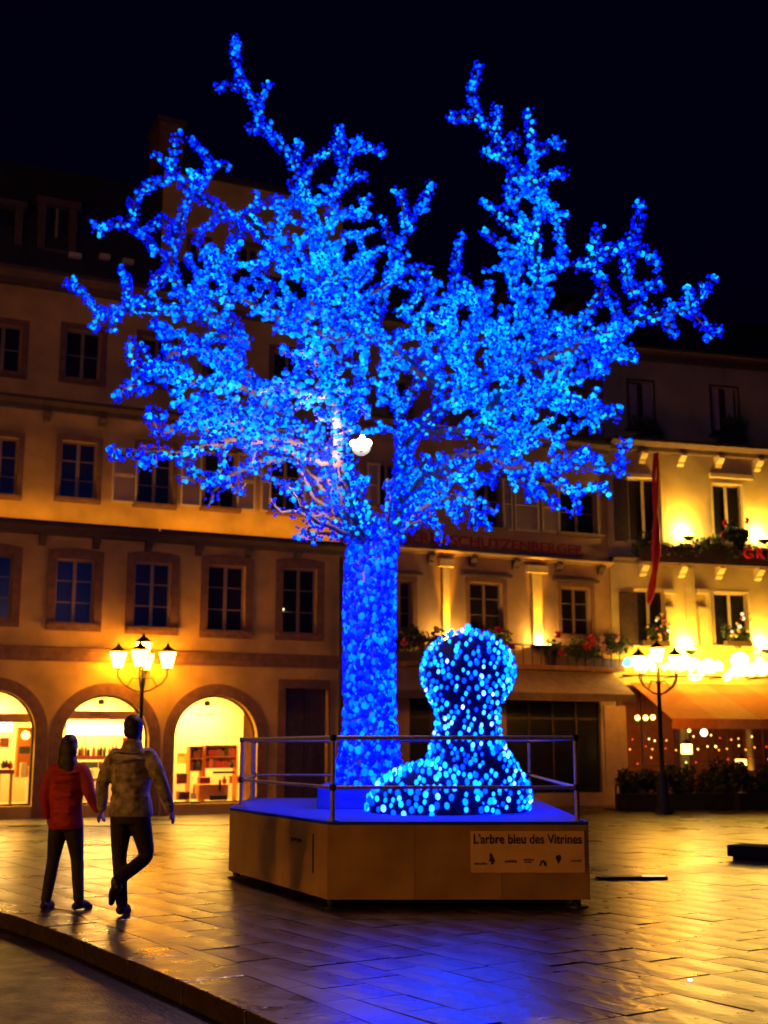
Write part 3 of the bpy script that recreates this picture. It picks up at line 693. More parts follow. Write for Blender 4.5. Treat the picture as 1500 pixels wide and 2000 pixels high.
# balcony in front of the first floor windows with seasonal planting
zb0 = FL.z(1000, 1300); 
MB().box(FL.s(778, 1290), sm1 - .05, -.62, 0, zb0 - .12, zb0).build('balcony_slab', sandstone, hm)
rl = MB(); sA, sB = FL.s(780, 1290), sm1 - .1
rl.box(sA, sB, -.6, -.56, zb0 + .5, zb0 + .54); rl.build('balcony_rail', iron, hm)
k = sA
while k < sB:
    MB().box(k - .012, k + .012, -.59, -.57, zb0, zb0 + .5).build('baluster', iron, hm); k += .28
pots = [(800, 'pot of red flowers on the balcony beside the tree trunk'), (945, 'pot of red flowers on the balcony above the light figure'), (1100, 'pot of red flowers on the balcony right of the wide pilaster'), (1165, 'pot of pale flowers at the right end of the balcony')]
petal_r = mat('red_petals', (.42, .015, .03), .5, rnd=.3); petal_p = mat('pale_petals', (.5, .3, .22), .5, rnd=.3)
for q, (px, lab) in enumerate(pots):
    s_ = FL.s(px, 1260); root = empty('flower_box', (*FL.w(s_, 0, .36).xy, zb0), FL.rz); tag(root, lab, 'flower box')
    MB().box(-.55, .55, -.13, .13, .0, .24).build('box', wood_dark, root, bevel=.01)
    cl = [(rng.uniform(-.7, .7), rng.uniform(-.15, .15), rng.uniform(.25, .75), .28, .2, .26) for _ in range(9)]
    leaf_cloud('foliage', cl, 1500, .05, leafy, root, 20 + q)
    cl = [(rng.uniform(-.6, .6), -.2 + rng.uniform(-.1, .1), rng.uniform(.35, .95), .10, .08, .1) for _ in range(5)]
    leaf_cloud('flowers', cl, 260, .05, petal_r if q < 3 else petal_p, root, 40 + q)
# canopy over the dark shop front
cz1, cz0 = FL.z(1000, 1304, .2), FL.z(1000, 1352, 1.0)
xa, xb = FL.s(672, 1330), FL.s(1236, 1340, 1.0)
cn = empty('canopy', (*FL.O, 0), FL.rz); tag(cn, 'long tan sloping canopy over the dark shopfront behind the tree', 'canopy')
MB().add([(xa, -.02, cz1), (xb, -.02, cz1), (xb, -1.1, cz0), (xa, -1.1, cz0), (xa, -.02, cz1 - .04), (xb, -.02, cz1 - .04), (xb, -1.1, cz0 - .04), (xa, -1.1, cz0 - .04)], [(3,2,1,0),(4,5,6,7),(0,1,5,4),(2,3,7,6),(0,4,7,3),(1,2,6,5)]).build('awning_sheet', mat('tan_canvas', (.30, .20, .11), .85, var=.2, scale=5), cn)
MB().box(xa, xb, -1.14, -1.105, cz0 - .2, cz0).build('valance', dark_stone, cn)
for x in [xa + (xb - xa) * k / 5 for k in range(6)]: MB().tube([(x, -.0, cz1 - .6), (x, -1.08, cz0 - .06)], .02, 6).build('strut', iron, cn)
# shop front
for a, b, c, d, _ in shopf:
    f = MB(); n = 4
    for k in range(n + 1):
        x = a + (b - a) * k / n; f.box(x - .03, x + .03, .08, .14, c, d)
    f.box(a, b, .09, .13, d - .5, d - .44); w = f.build('shop_window', wood_dark, hm)
    for k in range(n): MB().box(a + (b-a)*k/n + .031, a + (b-a)*(k+1)/n - .031, .1, .11, c, d).build('pane', glass_dark, w)
    MB().box(a, b, .8, .85, c, d).build('blind', wood_dark, w)
rf = MB(); prof = [(-.35, zMe), (.8, zMe + 2.2), (4.2, zMe + 3.4), (8.3, zMe)]; n = 4
vs = [(sm0, y, z) for y, z in prof] + [(sm1, y, z) for y, z in prof]
rf.add(vs, [tuple(range(n)), tuple(range(2*n-1, n-1, -1))] + [(i, i+n, (i+1) % n + n, (i+1) % n) for i in range(n)])
rm = rf.build('roof', slate, hm)
for px in (855, 1000, 1130):
    s_ = FL.s(px, 600); zc = zMe + 1.1
    dd = MB(); dd.lathe([(.36, -.06), (.52, -.06), (.52, .06), (.36, .06), (.36, -.06)], n=20)
    v2 = [(x, z, y) for x, y, z in dd.v]; dd.v = v2
    d_ = dd.build('round_dormer', sandstone, hm, (s_, .0, zc)); MB().box(-.36, .36, .07, .6, -.36, .36).build('pane', glass_dark, d_)
# menu board on a post
bp = at_z(1207, 1582); bd = empty('menu_board', (bp.x, bp.y, 0), FL.rz); tag(bd, 'blank tan board on a post between the dark shopfront and the restaurant', 'board')
k = bp.y / 2400 / .985
zt, zb_ = at_y(1207, 1379, bp.y).z, at_y(1207, 1536, bp.y).z
MB().box(-25*k, 25*k, -.03, .03, zb_, zt).build('panel', mat('tan_board', (.33, .22, .10), .7), bd, bevel=.01)
MB().tube([(0, .06, 0), (0, .06, zt - .1)], .03, 8).build('post', iron, bd); MB().box(-.25, .25, -.2, .26, 0, .04).build('base', iron, bd)

# ------------------------------------------------------------------ RIGHT HOUSE
OR_ = FL.w(FL.s(1197), 0); FR = Facade((OR_.x, OR_.y), (.964, .264))
hr = empty('town_house', (*FR.O, 0), FR.rz); tag(hr, 'yellow restaurant house with up-lit walls at the right edge', 'house')
sr0, sr1 = .004, 11.0
zRe = FR.z(1300, 690); zR2 = FR.z(1240, 883); zR1 = FR.z(1240, 1101)
rw2 = [rect(FR, *a) for a in ((1228, 1292, 934, 1058), (1394, 1452, 946, 1060))]
rw1 = [rect(FR, *a) for a in ((1240, 1300, 1152, 1262), (1396, 1463, 1158, 1262))]
rw3 = [rect(FR, *a) for a in ((1228, 1277, 745, 840), (1390, 1442, 757, 852))]
zA0 = FR.z(1400, 1330); grh = (FR.s(1205, 1450), FR.s(1330, 1450), .02, zA0 - .15, 0), (FR.s(1345, 1450), FR.s(1560, 1450), .02, zA0 - .15, 0)
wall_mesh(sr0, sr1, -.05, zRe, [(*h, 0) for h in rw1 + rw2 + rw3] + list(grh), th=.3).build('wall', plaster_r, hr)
MB().box(sr0, sr1, 8, 8.2, 0, zRe).box(sr1 - .2, sr1, .31, 8, 0, zRe).box(sr0, sr0+.2, .31, 8, 0, zRe).build('rear_wall', plaster_r, hr)
for w in rw2 + rw1: window(hr, *w, surround=None, bars=0, frame=pale_stone)
for a, b, c, d in ((1199, 1226, 936, 1056), (1203, 1236, 1156, 1262)): MB().box(FR.s(a, 1000), FR.s(b, 1000), -.06, -.001, FR.z(a, d), FR.z(a, c)).build('shutter', wood_dark, hr)
for w in rw3:
    window(hr, *w, surround=None, bars=0, frame=wood_dark)
cornice(hr, sr0, sr1, zR2 + .3, .3, .55, dark_stone); cornice(hr, sr0, sr1, zR1 + .14, .14, .40, dark_stone); cornice(hr, sr0, sr1, zRe, .3, .5, dark_stone, 'eave')
for px in (1252, 1327, 1400, 1476, 1550): bracket(hr, FR.s(px, 900), zR2 - .004, .36, .2, .3, pale_stone); bracket(hr, FR.s(px + 2, 1115), zR1 - .004, .36, .2, .3, pale_stone)
for a, b in ((1224, 1275), (1385, 1470)): MB().box(FR.s(a, 932), FR.s(b, 932), -.08, 0, FR.z(a, 932), FR.z(a, 924)).build('window_head', pale_stone, hr)
for px in (1307, 1372, ): # side lights round the first floor windows
    s_ = FR.s(px, 1200); w_ = .16; z0 = FR.z(px, 1262)
    MB().box(s_ - w_, s_ + w_, -.09, -.001, FR.z(px, 1192), FR.z(px, 1186)).box(s_ - w_*.7, s_ + w_*.7, -.06, -.001, z0, FR.z(px, 1192) - .002).box(s_ - w_*1.2, s_ + w_*1.2, -.11, -.001, FR.z(px, 1160), FR.z(px, 1151)).build('half_column', pale_stone, hr)
s_ = FR.s(1348, 1200); MB().box(s_ - .15, s_ + .15, -.08, -.001, FR.z(1348, 1262), zR1 - .05).build('pilaster', pale_stone, hr)
s_ = FR.s(1382, 1200); MB().box(s_ - .08, s_ + .08, -.07, -.001, FR.z(1382, 1262), FR.z(1382, 1152)).build('pilaster', pale_stone, hr)
curt = mat('pale_curtain', (.5, .38, .25), .9, var=.15, scale=12)
for (a, b) in ((1230, 1248), (1258, 1276), (1392, 1408), (1420, 1436)):
    x0, x1, z0, z1 = rect(FR, a, b, 748, 838); m = MB(); n = 10
    for k in range(n):
        xx0, xx1 = x0 + (x1-x0)*k/n, x0 + (x1-x0)*(k+1)/n; m.add([(xx0, .1 + .02*(k % 2), z0), (xx1, .1 + .02*((k+1) % 2), z0), (xx1, .1 + .02*((k+1) % 2), z1), (xx0, .1 + .02*(k % 2), z1)], [(0, 1, 2, 3)])
    m.build('drape', curt, hr)
rf = MB(); prof = [(-.4, zRe), (1.0, zRe + 1.6), (4.2, zRe + 2.6), (8.3, zRe)]; n = 4
vs = [(sr0, y, z) for y, z in prof] + [(sr1, y, z) for y, z in prof]
rf.add(vs, [tuple(range(n)), tuple(range(2*n-1, n-1, -1))] + [(i, i+n, (i+1) % n + n, (i+1) % n) for i in range(n)]); rf.build('roof', slate, hr)
def up_light(px, py, energy, lab, out=.35, scale=1.0):
    energy *= 1.5
    s_, z_ = FR.hit(px, py, out); g = empty('wall_light', (*FR.w(s_, 0, out).xy, z_), FR.rz); tag(g, lab, 'wall light')
    MB().lathe([(.05*scale, -.1), (.17*scale, 0), (.18*scale, .04)], n=16).build('housing', iron, g)
    MB().lathe([(.165*scale, .042), (.15*scale, .08), (.08*scale, .12), (.001, .13)], n=16).build('lens', emis('uplight_lens', WARM, 30), g)
    MB().tube([(0, out - .02, -.03), (0, .03, -.03)], .02, 6).build('bracket_arm', iron, g)
    lamp('up_beam', 'SPOT', (0, .0, .16), energy, SODIUM, .05, g, direction=(0, .30, 1), spot=120, blend=1)
    lamp('up_glow', 'POINT', (0, out - .15, .22), energy * 1.0, (1, .62, .15), .05, g)
up_light(1345, 1050, 150, 'round up-light on the yellow wall above the flower band')
up_light(1492, 1056, 150, 'up-light cut by the right frame edge above the flower band')
up_light(1350, 1272, 110, 'up-light at the foot of the first floor pilaster over the sign')
up_light(1499, 1270, 110, 'up-light by the right frame edge over the glowing sign')
# flower band under the second floor
gb = empty('flower_box', (*FR.O, 0), FR.rz); tag(gb, 'long dark planted flower band under the up-lit second floor', 'flower box')
zf0, zf1 = FR.z(1400, 1104, .35), FR.z(1400, 1066, .35)
MB().box(FR.s(1235, 1080), sr1, -.5, -.2, zf0, zf1 - .12).build('box', wood_dark, gb)
cl = [(x, -.36, zf0 + rng.uniform(.15, .65), .3, .2, .28) for x in np.arange(FR.s(1240, 1080), sr1, .22)]
leaf_cloud('foliage', cl, 9000, .055, leafy, gb, 5)
cl = [(FR.s(px, 1050), -.36, FR.z(px, py, .35), .2, .12, .2) for px, py in ((1410, 1045), (1420, 1030), (1260, 1050), (1440, 1045), (1430, 1060))]
leaf_cloud('bush', cl, 1800, .05, leafy, gb, 6)
cl = [(FR.s(px, 1030), -.4, FR.z(px, py, .35), .07, .05, .12) for px, py in ((1403, 1022), (1445, 1018), (1398, 1045), (1415, 1075))]
leaf_cloud('flowers', cl, 300, .04, petal_r, gb, 8)
glow_red = emis('red_letter_glow', (1, .02, .01), .22, base=(.4, .01, .01))
for ch_, px in (('G', 1460), ('R', 1483), ('U', 1507)):
    s_, z_ = FR.hit(px, 1082, .62); t_ = text(ch_, .42, glow_red, gb, (s_, -.66, z_), (R(90), 0, 0), .02, name='letter')
# plant boxes on the top floor
for px, lab in ((1258, 'dark plant box under the pale curtains of the restaurant house top floor'), (1420, 'dark plant box at the right top floor window of the restaurant house')):
    s_ = FR.s(px, 850); z_ = FR.z(px, 868); g = empty('flower_box', (*FR.w(s_, 0, .2).xy, z_), FR.rz); tag(g, lab, 'flower box')
    MB().box(-.4, .4, -.12, .12, 0, .2).build('box', wood_dark, g)
    leaf_cloud('foliage', [(rng.uniform(-.35, .35), 0, rng.uniform(.2, .6), .2, .15, .25) for _ in range(6)], 900, .05, leafy, g, px)
# first floor dressing: dark baubles and pots in front of the windows
for px, n_, lab in ((1268, 16, 'seasonal garland with small baubles before the left first floor window of the restaurant'), (1430, 20, 'seasonal garland with small baubles before the right first floor window of the restaurant')):
    s_ = FR.s(px, 1230); z_ = FR.z(px, 1262); g = empty('garland', (*FR.w(s_, 0, .3).xy, z_), FR.rz); tag(g, lab, 'garland')
    MB().box(-.42, .42, -.1, .1, -.02, .12).build('trough', wood_dark, g)
    leaf_cloud('foliage', [(rng.uniform(-.4, .4), 0, rng.uniform(.1, .5), .18, .12, .2) for _ in range(7)], 1100, .045, leafy, g, px + 1)
    for k in range(n_):
        c = rng.choice([goods_col['red'], goods_col['ochre'], emis('fairy_bulb', (1, .7, .35), 2.0), goods_col['orange'], goods_col['cream']])
        r_ = rng.uniform(.03, .06); MB().lathe([(.001, -r_), (r_*.8, -r_*.6), (r_, 0), (r_*.8, r_*.6), (.001, r_)], n=10).build('bauble', c, g, (rng.uniform(-.38, .38), -.22, rng.uniform(.15, .95)))
# red ribbon garland hanging beside the house
rb = []; wd_ = []
for px, py, w in ((1280, 886, .07), (1280, 930, .075), (1280, 980, .08), (1282, 1030, .10), (1281, 1080, .12), (1279, 1120, .11), (1273, 1150, .09), (1267, 1172, .07), (1266, 1182, .04)):
    s_, z_ = FR.hit(px, py, .7); rb.append(FR.w(s_, z_, .7)); wd_.append(w)
red_cloth = mat('red_ribbon', (.45, .012, .01), .5, var=.25, scale=9)
rib = empty('ribbon', (0, 0, 0)); tag(rib, 'long red ribbon garland hanging down the restaurant house', 'ribbon')
MB().tube([p + Vector((-.05 * math.sin(i * 1.3), 0, 0)) for i, p in enumerate(rb)], [w * .75 for w in wd_], 8).build('strand', red_cloth, rib)
MB().tube([p + Vector((.07 * math.sin(i * 1.1 + .6), -.06, .02)) for i, p in enumerate(rb)], [w * .6 for w in wd_], 8).build('strand', red_cloth, rib)
# glowing script sign over the awning
sign_glow = emis('neon_white', (1.0, .54, .045), 30)
sgn = empty('neon_sign', (*FR.O, 0), FR.rz); tag(sgn, 'overexposed white glowing script sign above the orange awning', 'sign')
def stroke(pts, r_, name='neon_tube', m=None):
    q = []
    for i in range(len(pts) - 1):
        p0 = pts[max(i-1, 0)]; p1, p2 = pts[i], pts[i+1]; p3 = pts[min(i+2, len(pts)-1)]
        for k in range(5):
            t = k / 5; q.append(tuple(.5 * (2*p1[a] + (p2[a]-p0[a])*t + (2*p0[a]-5*p1[a]+4*p2[a]-p3[a])*t*t + (3*p1[a]-p0[a]-3*p2[a]+p3[a])*t**3) for a in (0, 1)))
    q.append(pts[-1]); P3 = []
    for px, py in q: s_, z_ = FR.hit(px, py, .9); P3.append((s_, -.9, z_))
    MB().tube(P3, r_, 8).build(name, m or sign_glow, sgn)
blue_end = emis('neon_blue_white', (.12, .75, 1.0), 3.5)
stroke([(1222, 1300), (1226, 1290), (1228, 1302)], .10, m=blue_end)
stroke([(1240, 1300), (1248, 1290), (1258, 1287), (1262, 1300), (1252, 1306), (1246, 1300)], .11)
stroke([(1262, 1304), (1270, 1284), (1278, 1290), (1276, 1306), (1286, 1296)], .10)
stroke([(1296, 1306), (1304, 1300), (1312, 1304)], .08)
stroke([(1312, 1302), (1322, 1286), (1336, 1283), (1342, 1292), (1332, 1303), (1322, 1298)], .11)
stroke([(1346, 1290), (1356, 1296), (1350, 1306), (1344, 1298), (1356, 1292), (1366, 1300), (1368, 1318), (1356, 1324), (1346, 1318)], .095)
stroke([(1372, 1306), (1378, 1294), (1390, 1295), (1384, 1304), (1378, 1308), (1392, 1308), (1404, 1296), (1406, 1310)], .10)
stroke([(1416, 1324), (1426, 1318), (1436, 1300), (1434, 1286), (1446, 1280), (1456, 1288), (1448, 1298), (1438, 1300), (1452, 1302), (1450, 1314), (1436, 1318)], .11)
stroke([(1462, 1296), (1460, 1312), (1472, 1312), (1474, 1298), (1478, 1312)], .10)
stroke([(1484, 1284), (1484, 1312), (1496, 1308), (1494, 1298), (1486, 1300)], .10)
stroke([(1504, 1300), (1512, 1312), (1522, 1298)], .10)
MB().tube([(FR.s(1215, 1320, .95), -.97, FR.z(1400, 1322, .95)), (sr1, -.97, FR.z(1400, 1322, .95) - .0)], .025, 6).build('carrier_rail', iron, sgn)
for px in (1240, 1330, 1420, 1495): s_, z_ = FR.hit(px, 1322, .95); MB().tube([(s_, -.97, FR.z(1400, 1322, .95)), (s_, 0, FR.z(1400, 1322, .95))], .02, 5).build('support', iron, sgn)
# orange awning with lamps under it
aw = empty('awning', (*FR.O, 0), FR.rz); tag(aw, 'broad striped orange awning over the restaurant terrace', 'awning')
az1 = FR.z(1400, 1336, .1); AO = 2.6
az0 = FR.z(1420, 1404, AO); xa, xb = FR.s(1232, 1338, .1), sr1; xa0 = FR.s(1312, 1400, AO) 
or1 = mat('orange_canvas', (.52, .16, .03), .8, var=.12, scale=5); or2 = mat('pale_orange_canvas', (.55, .24, .07), .8, var=.12, scale=5)
n = 18
def canvas(m):
    m = m.copy(); nt = m.node_tree; b = nt.nodes['Principled BSDF']; tr = nt.nodes.new('ShaderNodeBsdfTranslucent'); tr.inputs[0].default_value = (.6, .16, .02, 1)
    mx = nt.nodes.new('ShaderNodeMixShader'); mx.inputs[0].default_value = .35; out = [x for x in nt.nodes if x.type == 'OUTPUT_MATERIAL'][0]
    nt.links.new(b.outputs[0], mx.inputs[1]); nt.links.new(tr.outputs[0], mx.inputs[2]); nt.links.new(mx.outputs[0], out.inputs[0]); return m
or1c, or2c = canvas(or1), canvas(or2)
for k in range(n):
    u0, u1 = k / n, (k + 1) / n
    a, b = xa + (xb - xa) * u0, xa + (xb - xa) * u1; a0, b0 = xa0 + (xb + 1 - xa0) * u0, xa0 + (xb + 1 - xa0) * u1
    MB().add([(a, -.1, az1), (b, -.1, az1), (b0, -AO, az0), (a0, -AO, az0), (a, -.1, az1 - .02), (b, -.1, az1 - .02), (b0, -AO, az0 - .02), (a0, -AO, az0 - .02)], [(3,2,1,0),(4,5,6,7),(0,1,5,4),(2,3,7,6),(0,4,7,3),(1,2,6,5)]).build('canvas_strip', (or1c, or2c)[(k // 2) % 2], aw)
    MB().box(a0, b0 - .004, -AO - .03, -AO - .004, az0 - .26, az0 - .003).build('valance', (or1, or2)[(k // 2) % 2], aw)
MB().box(xa0, xb, -AO, -AO + .06, az0 - .1, az0 - .03).build('front_bar', iron, aw)
# dim restaurant front under the awning
rfm = MB()
for px in (1215, 1262, 1296, 1326, 1350, 1392, 1428, 1462, 1498):
    s_ = FR.s(px, 1450); rfm.box(s_ - .05, s_ + .05, .1, .2, .02, zA0 - .15)
rfm.box(FR.s(1205), sr1, .1, .2, 1.0, 1.08); rfm.build('shop_window', mat('red_brown_wood', (.16, .05, .025), .5), hr)
MB().box(sr0 + .21, sr1 - .21, 3.0, 3.1, 0, 3.2).box(sr0 + .21, sr1 - .21, .32, 3.0, 3.2, 3.3).box(sr0 + .21, sr1 - .21, .32, 3.0, -.04, .0).build('dining_room', mat('dining_room_wall', (.34, .14, .07), .8), hr)
lamp('dining_light', 'AREA', ((sr0 + 6) / 2, 1.6, 3.1), 26, (1, .35, .05), 4, hr, size_y=1.2)
def globe(px, py, r_, off, m, lab, cat='lamp', name='globe_lamp', hang=True):
    s_, z_ = FR.hit(px, py, off); p = FR.w(s_, z_, off); g = empty(name, p); tag(g, lab, cat)
    MB().lathe([(.001, -r_), (r_*.6, -r_*.8), (r_, 0), (r_*.6, r_*.8), (.001, r_)], n=14).build('globe', m, g)
    if hang: MB().tube([(0, 0, r_*.8), (0, 0, .45)], .008, 5).build('cord', iron, g)
    return g
gy = emis('candle_yellow', (1, .62, .12), 7); gw = emis('globe_white', (1, .75, .5), 9)
globe(1245, 1402, .075, .5, gy, 'left one of three small round lamps hanging left of the lamp post')
globe(1261, 1402, .075, .5, gy, 'middle one of three small round lamps hanging left of the lamp post')
globe(1275, 1401, .075, .5, gy, 'right one of three small round lamps next to the lamp post')
globe(1375, 1431, .10, 1.0, gw, 'white round lamp under the middle of the awning')
globe(1346, 1427, .045, .6, gy, 'tiny lamp under the awning between post and white globe')
globe(1398, 1500 - 42, .03, .4, gy, 'faint tiny lamp under the awning right of the white globe')
def lantern_box(px, py, w, h, off, lab):
    s_, z_ = FR.hit(px, py, off); p = FR.w(s_, z_, off); g = empty('lantern', p, FR.rz); tag(g, lab, 'lantern')
    MB().box(-w/2, w/2, -w/2, w/2, -h/2, h/2).build('glass', gy, g, bevel=.01); MB().lathe([(w*.8, h/2 + .002), (.02, h/2 + w*.6)], n=4, smooth=False, ph=math.pi/4).build('cap', iron, g); MB().tube([(0, 0, h/2 + w*.6), (0, 0, h/2 + .4)], .008, 5).build('cord', iron, g); return g
lantern_box(1341, 1463, .22, .26, 1.4, 'square yellow lantern hanging right of the lamp post')
lantern_box(1447, 1489, .22, .16, 1.4, 'low wide yellow lantern under the right part of the awning')
# little warm lights strung inside the restaurant
sl = empty('string_lights', (*FR.O, 0), FR.rz); tag(sl, 'strings of tiny orange and red lights glimmering under the awning', 'string lights')
so = [emis('tiny_orange', (1, .35, .04), 3.0), emis('tiny_red', (1, .05, .02), 1.6), emis('tiny_yellow', (1, .7, .2), 4.0)]
bm_ = MB().lathe([(.001, -.03), (.028, 0), (.001, .03)], n=8)
for row_, (y0, n_) in enumerate(((1440, 12), (1462, 14), (1484, 11))):
    P3 = []
    for k in range(n_):
        px = 1228 + (1510 - 1228) * (k + rng.uniform(.1, .9)) / n_; py = y0 + rng.uniform(-9, 9); off = rng.uniform(-.6, .9); off = .5 + row_ * .3
        s_, z_ = FR.hit(px, py, off); P3.append((s_, -off, z_)); bm_.build('bulb', so[rng.choice((0, 0, 1, 2))], sl, (s_, -off, z_ - .03))
    MB().tube(P3, .006, 4).build('wire', iron, sl)
# lit column under awning
s_, _z = FR.hit(1465, 1460, .3); g = MB().lathe([(.16, .0), (.16, .1), (.11, .16), (.10, 1.7), (.15, 1.8), (.17, 1.9)], n=16).build('column', pale_stone, hr, (s_, -.3, .6)); 
lamp('column_light', 'POINT', (s_ - .25, -.6, .85), 6, SODIUM, .05, hr)
# terrace planters
for k, (a, b, lab) in enumerate(((1222, 1288, 'dark planter hedge left of the lamp post foot'), (1310, 1372, 'dark planter hedge right of the lamp post foot'), (1376, 1440, 'dark planter hedge before the middle of the terrace'), (1444, 1512, 'dark planter hedge at the right frame edge'))):
    pa, pb = at_z(a, 1585 - (k > 0) * 2), at_z(b, 1583 - (k > 0) * 3); L_ = (pb - pa).length
    g = empty('planter', (pa.x, pa.y, 0), FR.rz); tag(g, lab, 'planter')
    MB().box(0, L_, 0, .45, 0, .42).build('box', iron, g, bevel=.015)
    cl = [(rng.uniform(.1, L_ - .1), .22, rng.uniform(.45, 1.05 if k else .8), .25, .22, .28) for _ in range(10)]
    leaf_cloud('foliage', cl, 2600, .05, mat('very_dark_foliage', (.010, .014, .006), .7, var=.4, rnd=.3), g, 60 + k)
# chairs and tables on the terrace behind the planters
ch_m = mat('dark_rattan', (.06, .03, .018), .6)
def chair(p, rz, lab):
    g = empty('chair', p, rz); tag(g, lab, 'chair', 'terrace chairs behind the planters')
    MB().box(-.22, .22, -.22, .22, .43, .47).build('seat', ch_m, g); MB().box(-.22, .22, .2, .24, .47, .95).build('backrest', ch_m, g)
    for x in (-.2, .2):
        for y in (-.2, .2): MB().tube([(x, y, 0), (x, y, .43)], .018, 6).build('leg', ch_m, g)
    return g
q = None
for k, px in enumerate((1320, 1352, 1400, 1436, 1470)):
    s_ = FR.s(px, 1560, 1.5); p = FR.w(s_, 0, 1.5 + .3 * (k % 2))
    if q is None: q = chair(p, FR.rz + .4, 'first rattan chair right of the lamp post behind the planters')
    else: c = copy_tree(q); c['label'] = ('', 'second rattan chair from the lamp post behind the planters', 'third rattan chair from the lamp post behind the planters', 'fourth rattan chair from the lamp post behind the planters', 'last rattan chair behind the planters by the frame edge')[k]; c.location = p; c.rotation_euler = (0, 0, FR.rz + (-.5 if k % 2 else .9) + 1.5 * (k % 3))

# ------------------------------------------------------------------ street lamps
def lantern(parent, p, s=1.0, glow=None):
    g = empty('lantern', p); g.parent = parent
    gl = MB().lathe([(.11*s, 0), (.195*s, .36*s)], n=6, smooth=False).build('glass', glow, g)
    fr = MB()
    for k in range(6):
        t = 2 * math.pi * k / 6; fr.tube([(.103*s*math.cos(t), .103*s*math.sin(t), -.01), (.197*s*math.cos(t), .197*s*math.sin(t), .37*s)], .011*s, 4)
    fr.lathe([(.115*s, -.03*s), (.115*s, .0)], n=6, smooth=False); fr.build('frame', iron, g)
    MB().lathe([(.205*s, .365*s), (.17*s, .40*s), (.10*s, .47*s), (.05*s, .50*s), (.04*s, .53*s), (.015*s, .57*s), (.001, .60*s)], n=12).build('cap', iron, g)
    return g
def street_lamp(p, top, spread, lab, glow, s=1.0, n=4, ph=0.0):
    g = empty('street_lamp', p); tag(g, lab, 'street lamp')
    MB().lathe([(.22, 0), (.22, .12), (.15, .2), (.13, .75), (.10, .85), (.12, .9), (.06, 1.0)], n=16).build('base', iron, g)
    MB().lathe([(.055, 1.0), (.045, top - .3), (.07, top - .28), (.04, top - .2), (.035, top + .25)], n=12).build('pole', iron, g)
    for k in range(n):
        t = ph + 2 * math.pi * k / n; cx, cy = math.cos(t), math.sin(t)
        a = [(0, 0, top - .55), (cx*spread*.35, cy*spread*.35, top - .5), (cx*spread*.8, cy*spread*.8, top - .35), (cx*spread, cy*spread, top - .18), (cx*spread, cy*spread, top - .03)]
        MB().tube(a, .02, 6).tube([(cx*spread*.05, cy*spread*.05, top - .25), (cx*spread*.4, cy*spread*.4, top - .22), (cx*spread*.6, cy*spread*.6, top - .42)], .012, 5).build('arm', iron, g)
        lantern(g, (cx*spread, cy*spread, top), s, glow)
    lantern(g, (0, 0, top + .22), s, glow)
    return g
lglow = emis('lantern_glow', (1, .37, .02), 78)
pL = at_z(268, 1597); tL = at_y(268, 1305, pL.y).z
street_lamp((pL.x, pL.y, 0), tL, .56, 'five-armed lit street lamp before the cream house, behind the man', lglow, 1.0, 4, R(-86))
pR = at_z(1297, 1590); tR = at_y(1297, 1312, pR.y).z
street_lamp((pR.x, pR.y, 0), tR, .60, 'five-armed lit street lamp in front of the restaurant terrace', lglow, .95, 4, R(-60))
# two unseen lamps of the same kind, added as fill light from the camera side
fill_glow = emis('fill_lantern_glow', (1, .34, .02), 200)
street_lamp((-8.5, -3.0, 0), 3.6, .56, 'added fill street lamp out of view behind the photographer to the left', fill_glow, 1.0, 4, .3)
street_lamp((-13, 4, 0), 3.6, .56, 'added fill street lamp out of view across the road to the left', emis('fill_lantern_glow_left', (1, .36, .02), 330), 1.0, 4, .3)

# ------------------------------------------------------------------ dark bench block and metal floor strip on the right
b0 = at_z(1420, 1680); b1 = at_z(1520, 1687)
bn = empty('bench', (b0.x, b0.y, 0), math.atan2(b1.y - b0.y, b1.x - b0.x)); tag(bn, 'low black stone bench cut by the right frame edge', 'bench')
hb = at_y(1421, 1650, b0.y).z
bk = mat('matt_black', (.012, .009, .007), .95, spec=.05)
MB().box(0, 2.2, 0, .5, hb * .25, hb).build('seat', bk, bn, bevel=.02); MB().box(.06, 2.1, .05, .45, 0, hb * .25).build('plinth', bk, bn)
MB().box(.95, 1.0, .1, .4, hb, hb + .35).build('armrest', iron, bn)
s0 = at_z(1165, 1717); s1 = at_z(1302, 1717)
gl_ = empty('floor_strip', (s0.x, s0.y, 0)); tag(gl_, 'flat metal floor strip with a small glowing patch right of the platform', 'floor light')
Ls = (s1 - s0).length
MB().box(0, Ls, -.07, .07, .004, .035).build('housing', iron, gl_, bevel=.005)
MB().box(Ls * .66, Ls * .97, -.045, .045, .0355, .042).build('lens', emis('floor_patch', (1, .8, .35), 1.6), gl_)  # glowing patch on the metal strip
p = at_z(1348, 1915, .004); o = MB().lathe([(.018, 0), (.016, .01), (.001, .012)], n=12).build('ground_dot', emis('pin_dot', (1, .9, .6), 3)); o.location = p; tag(o, 'tiny round glowing dot in the wet paving at lower right', 'ground light')  # small glowing dot set on the paving

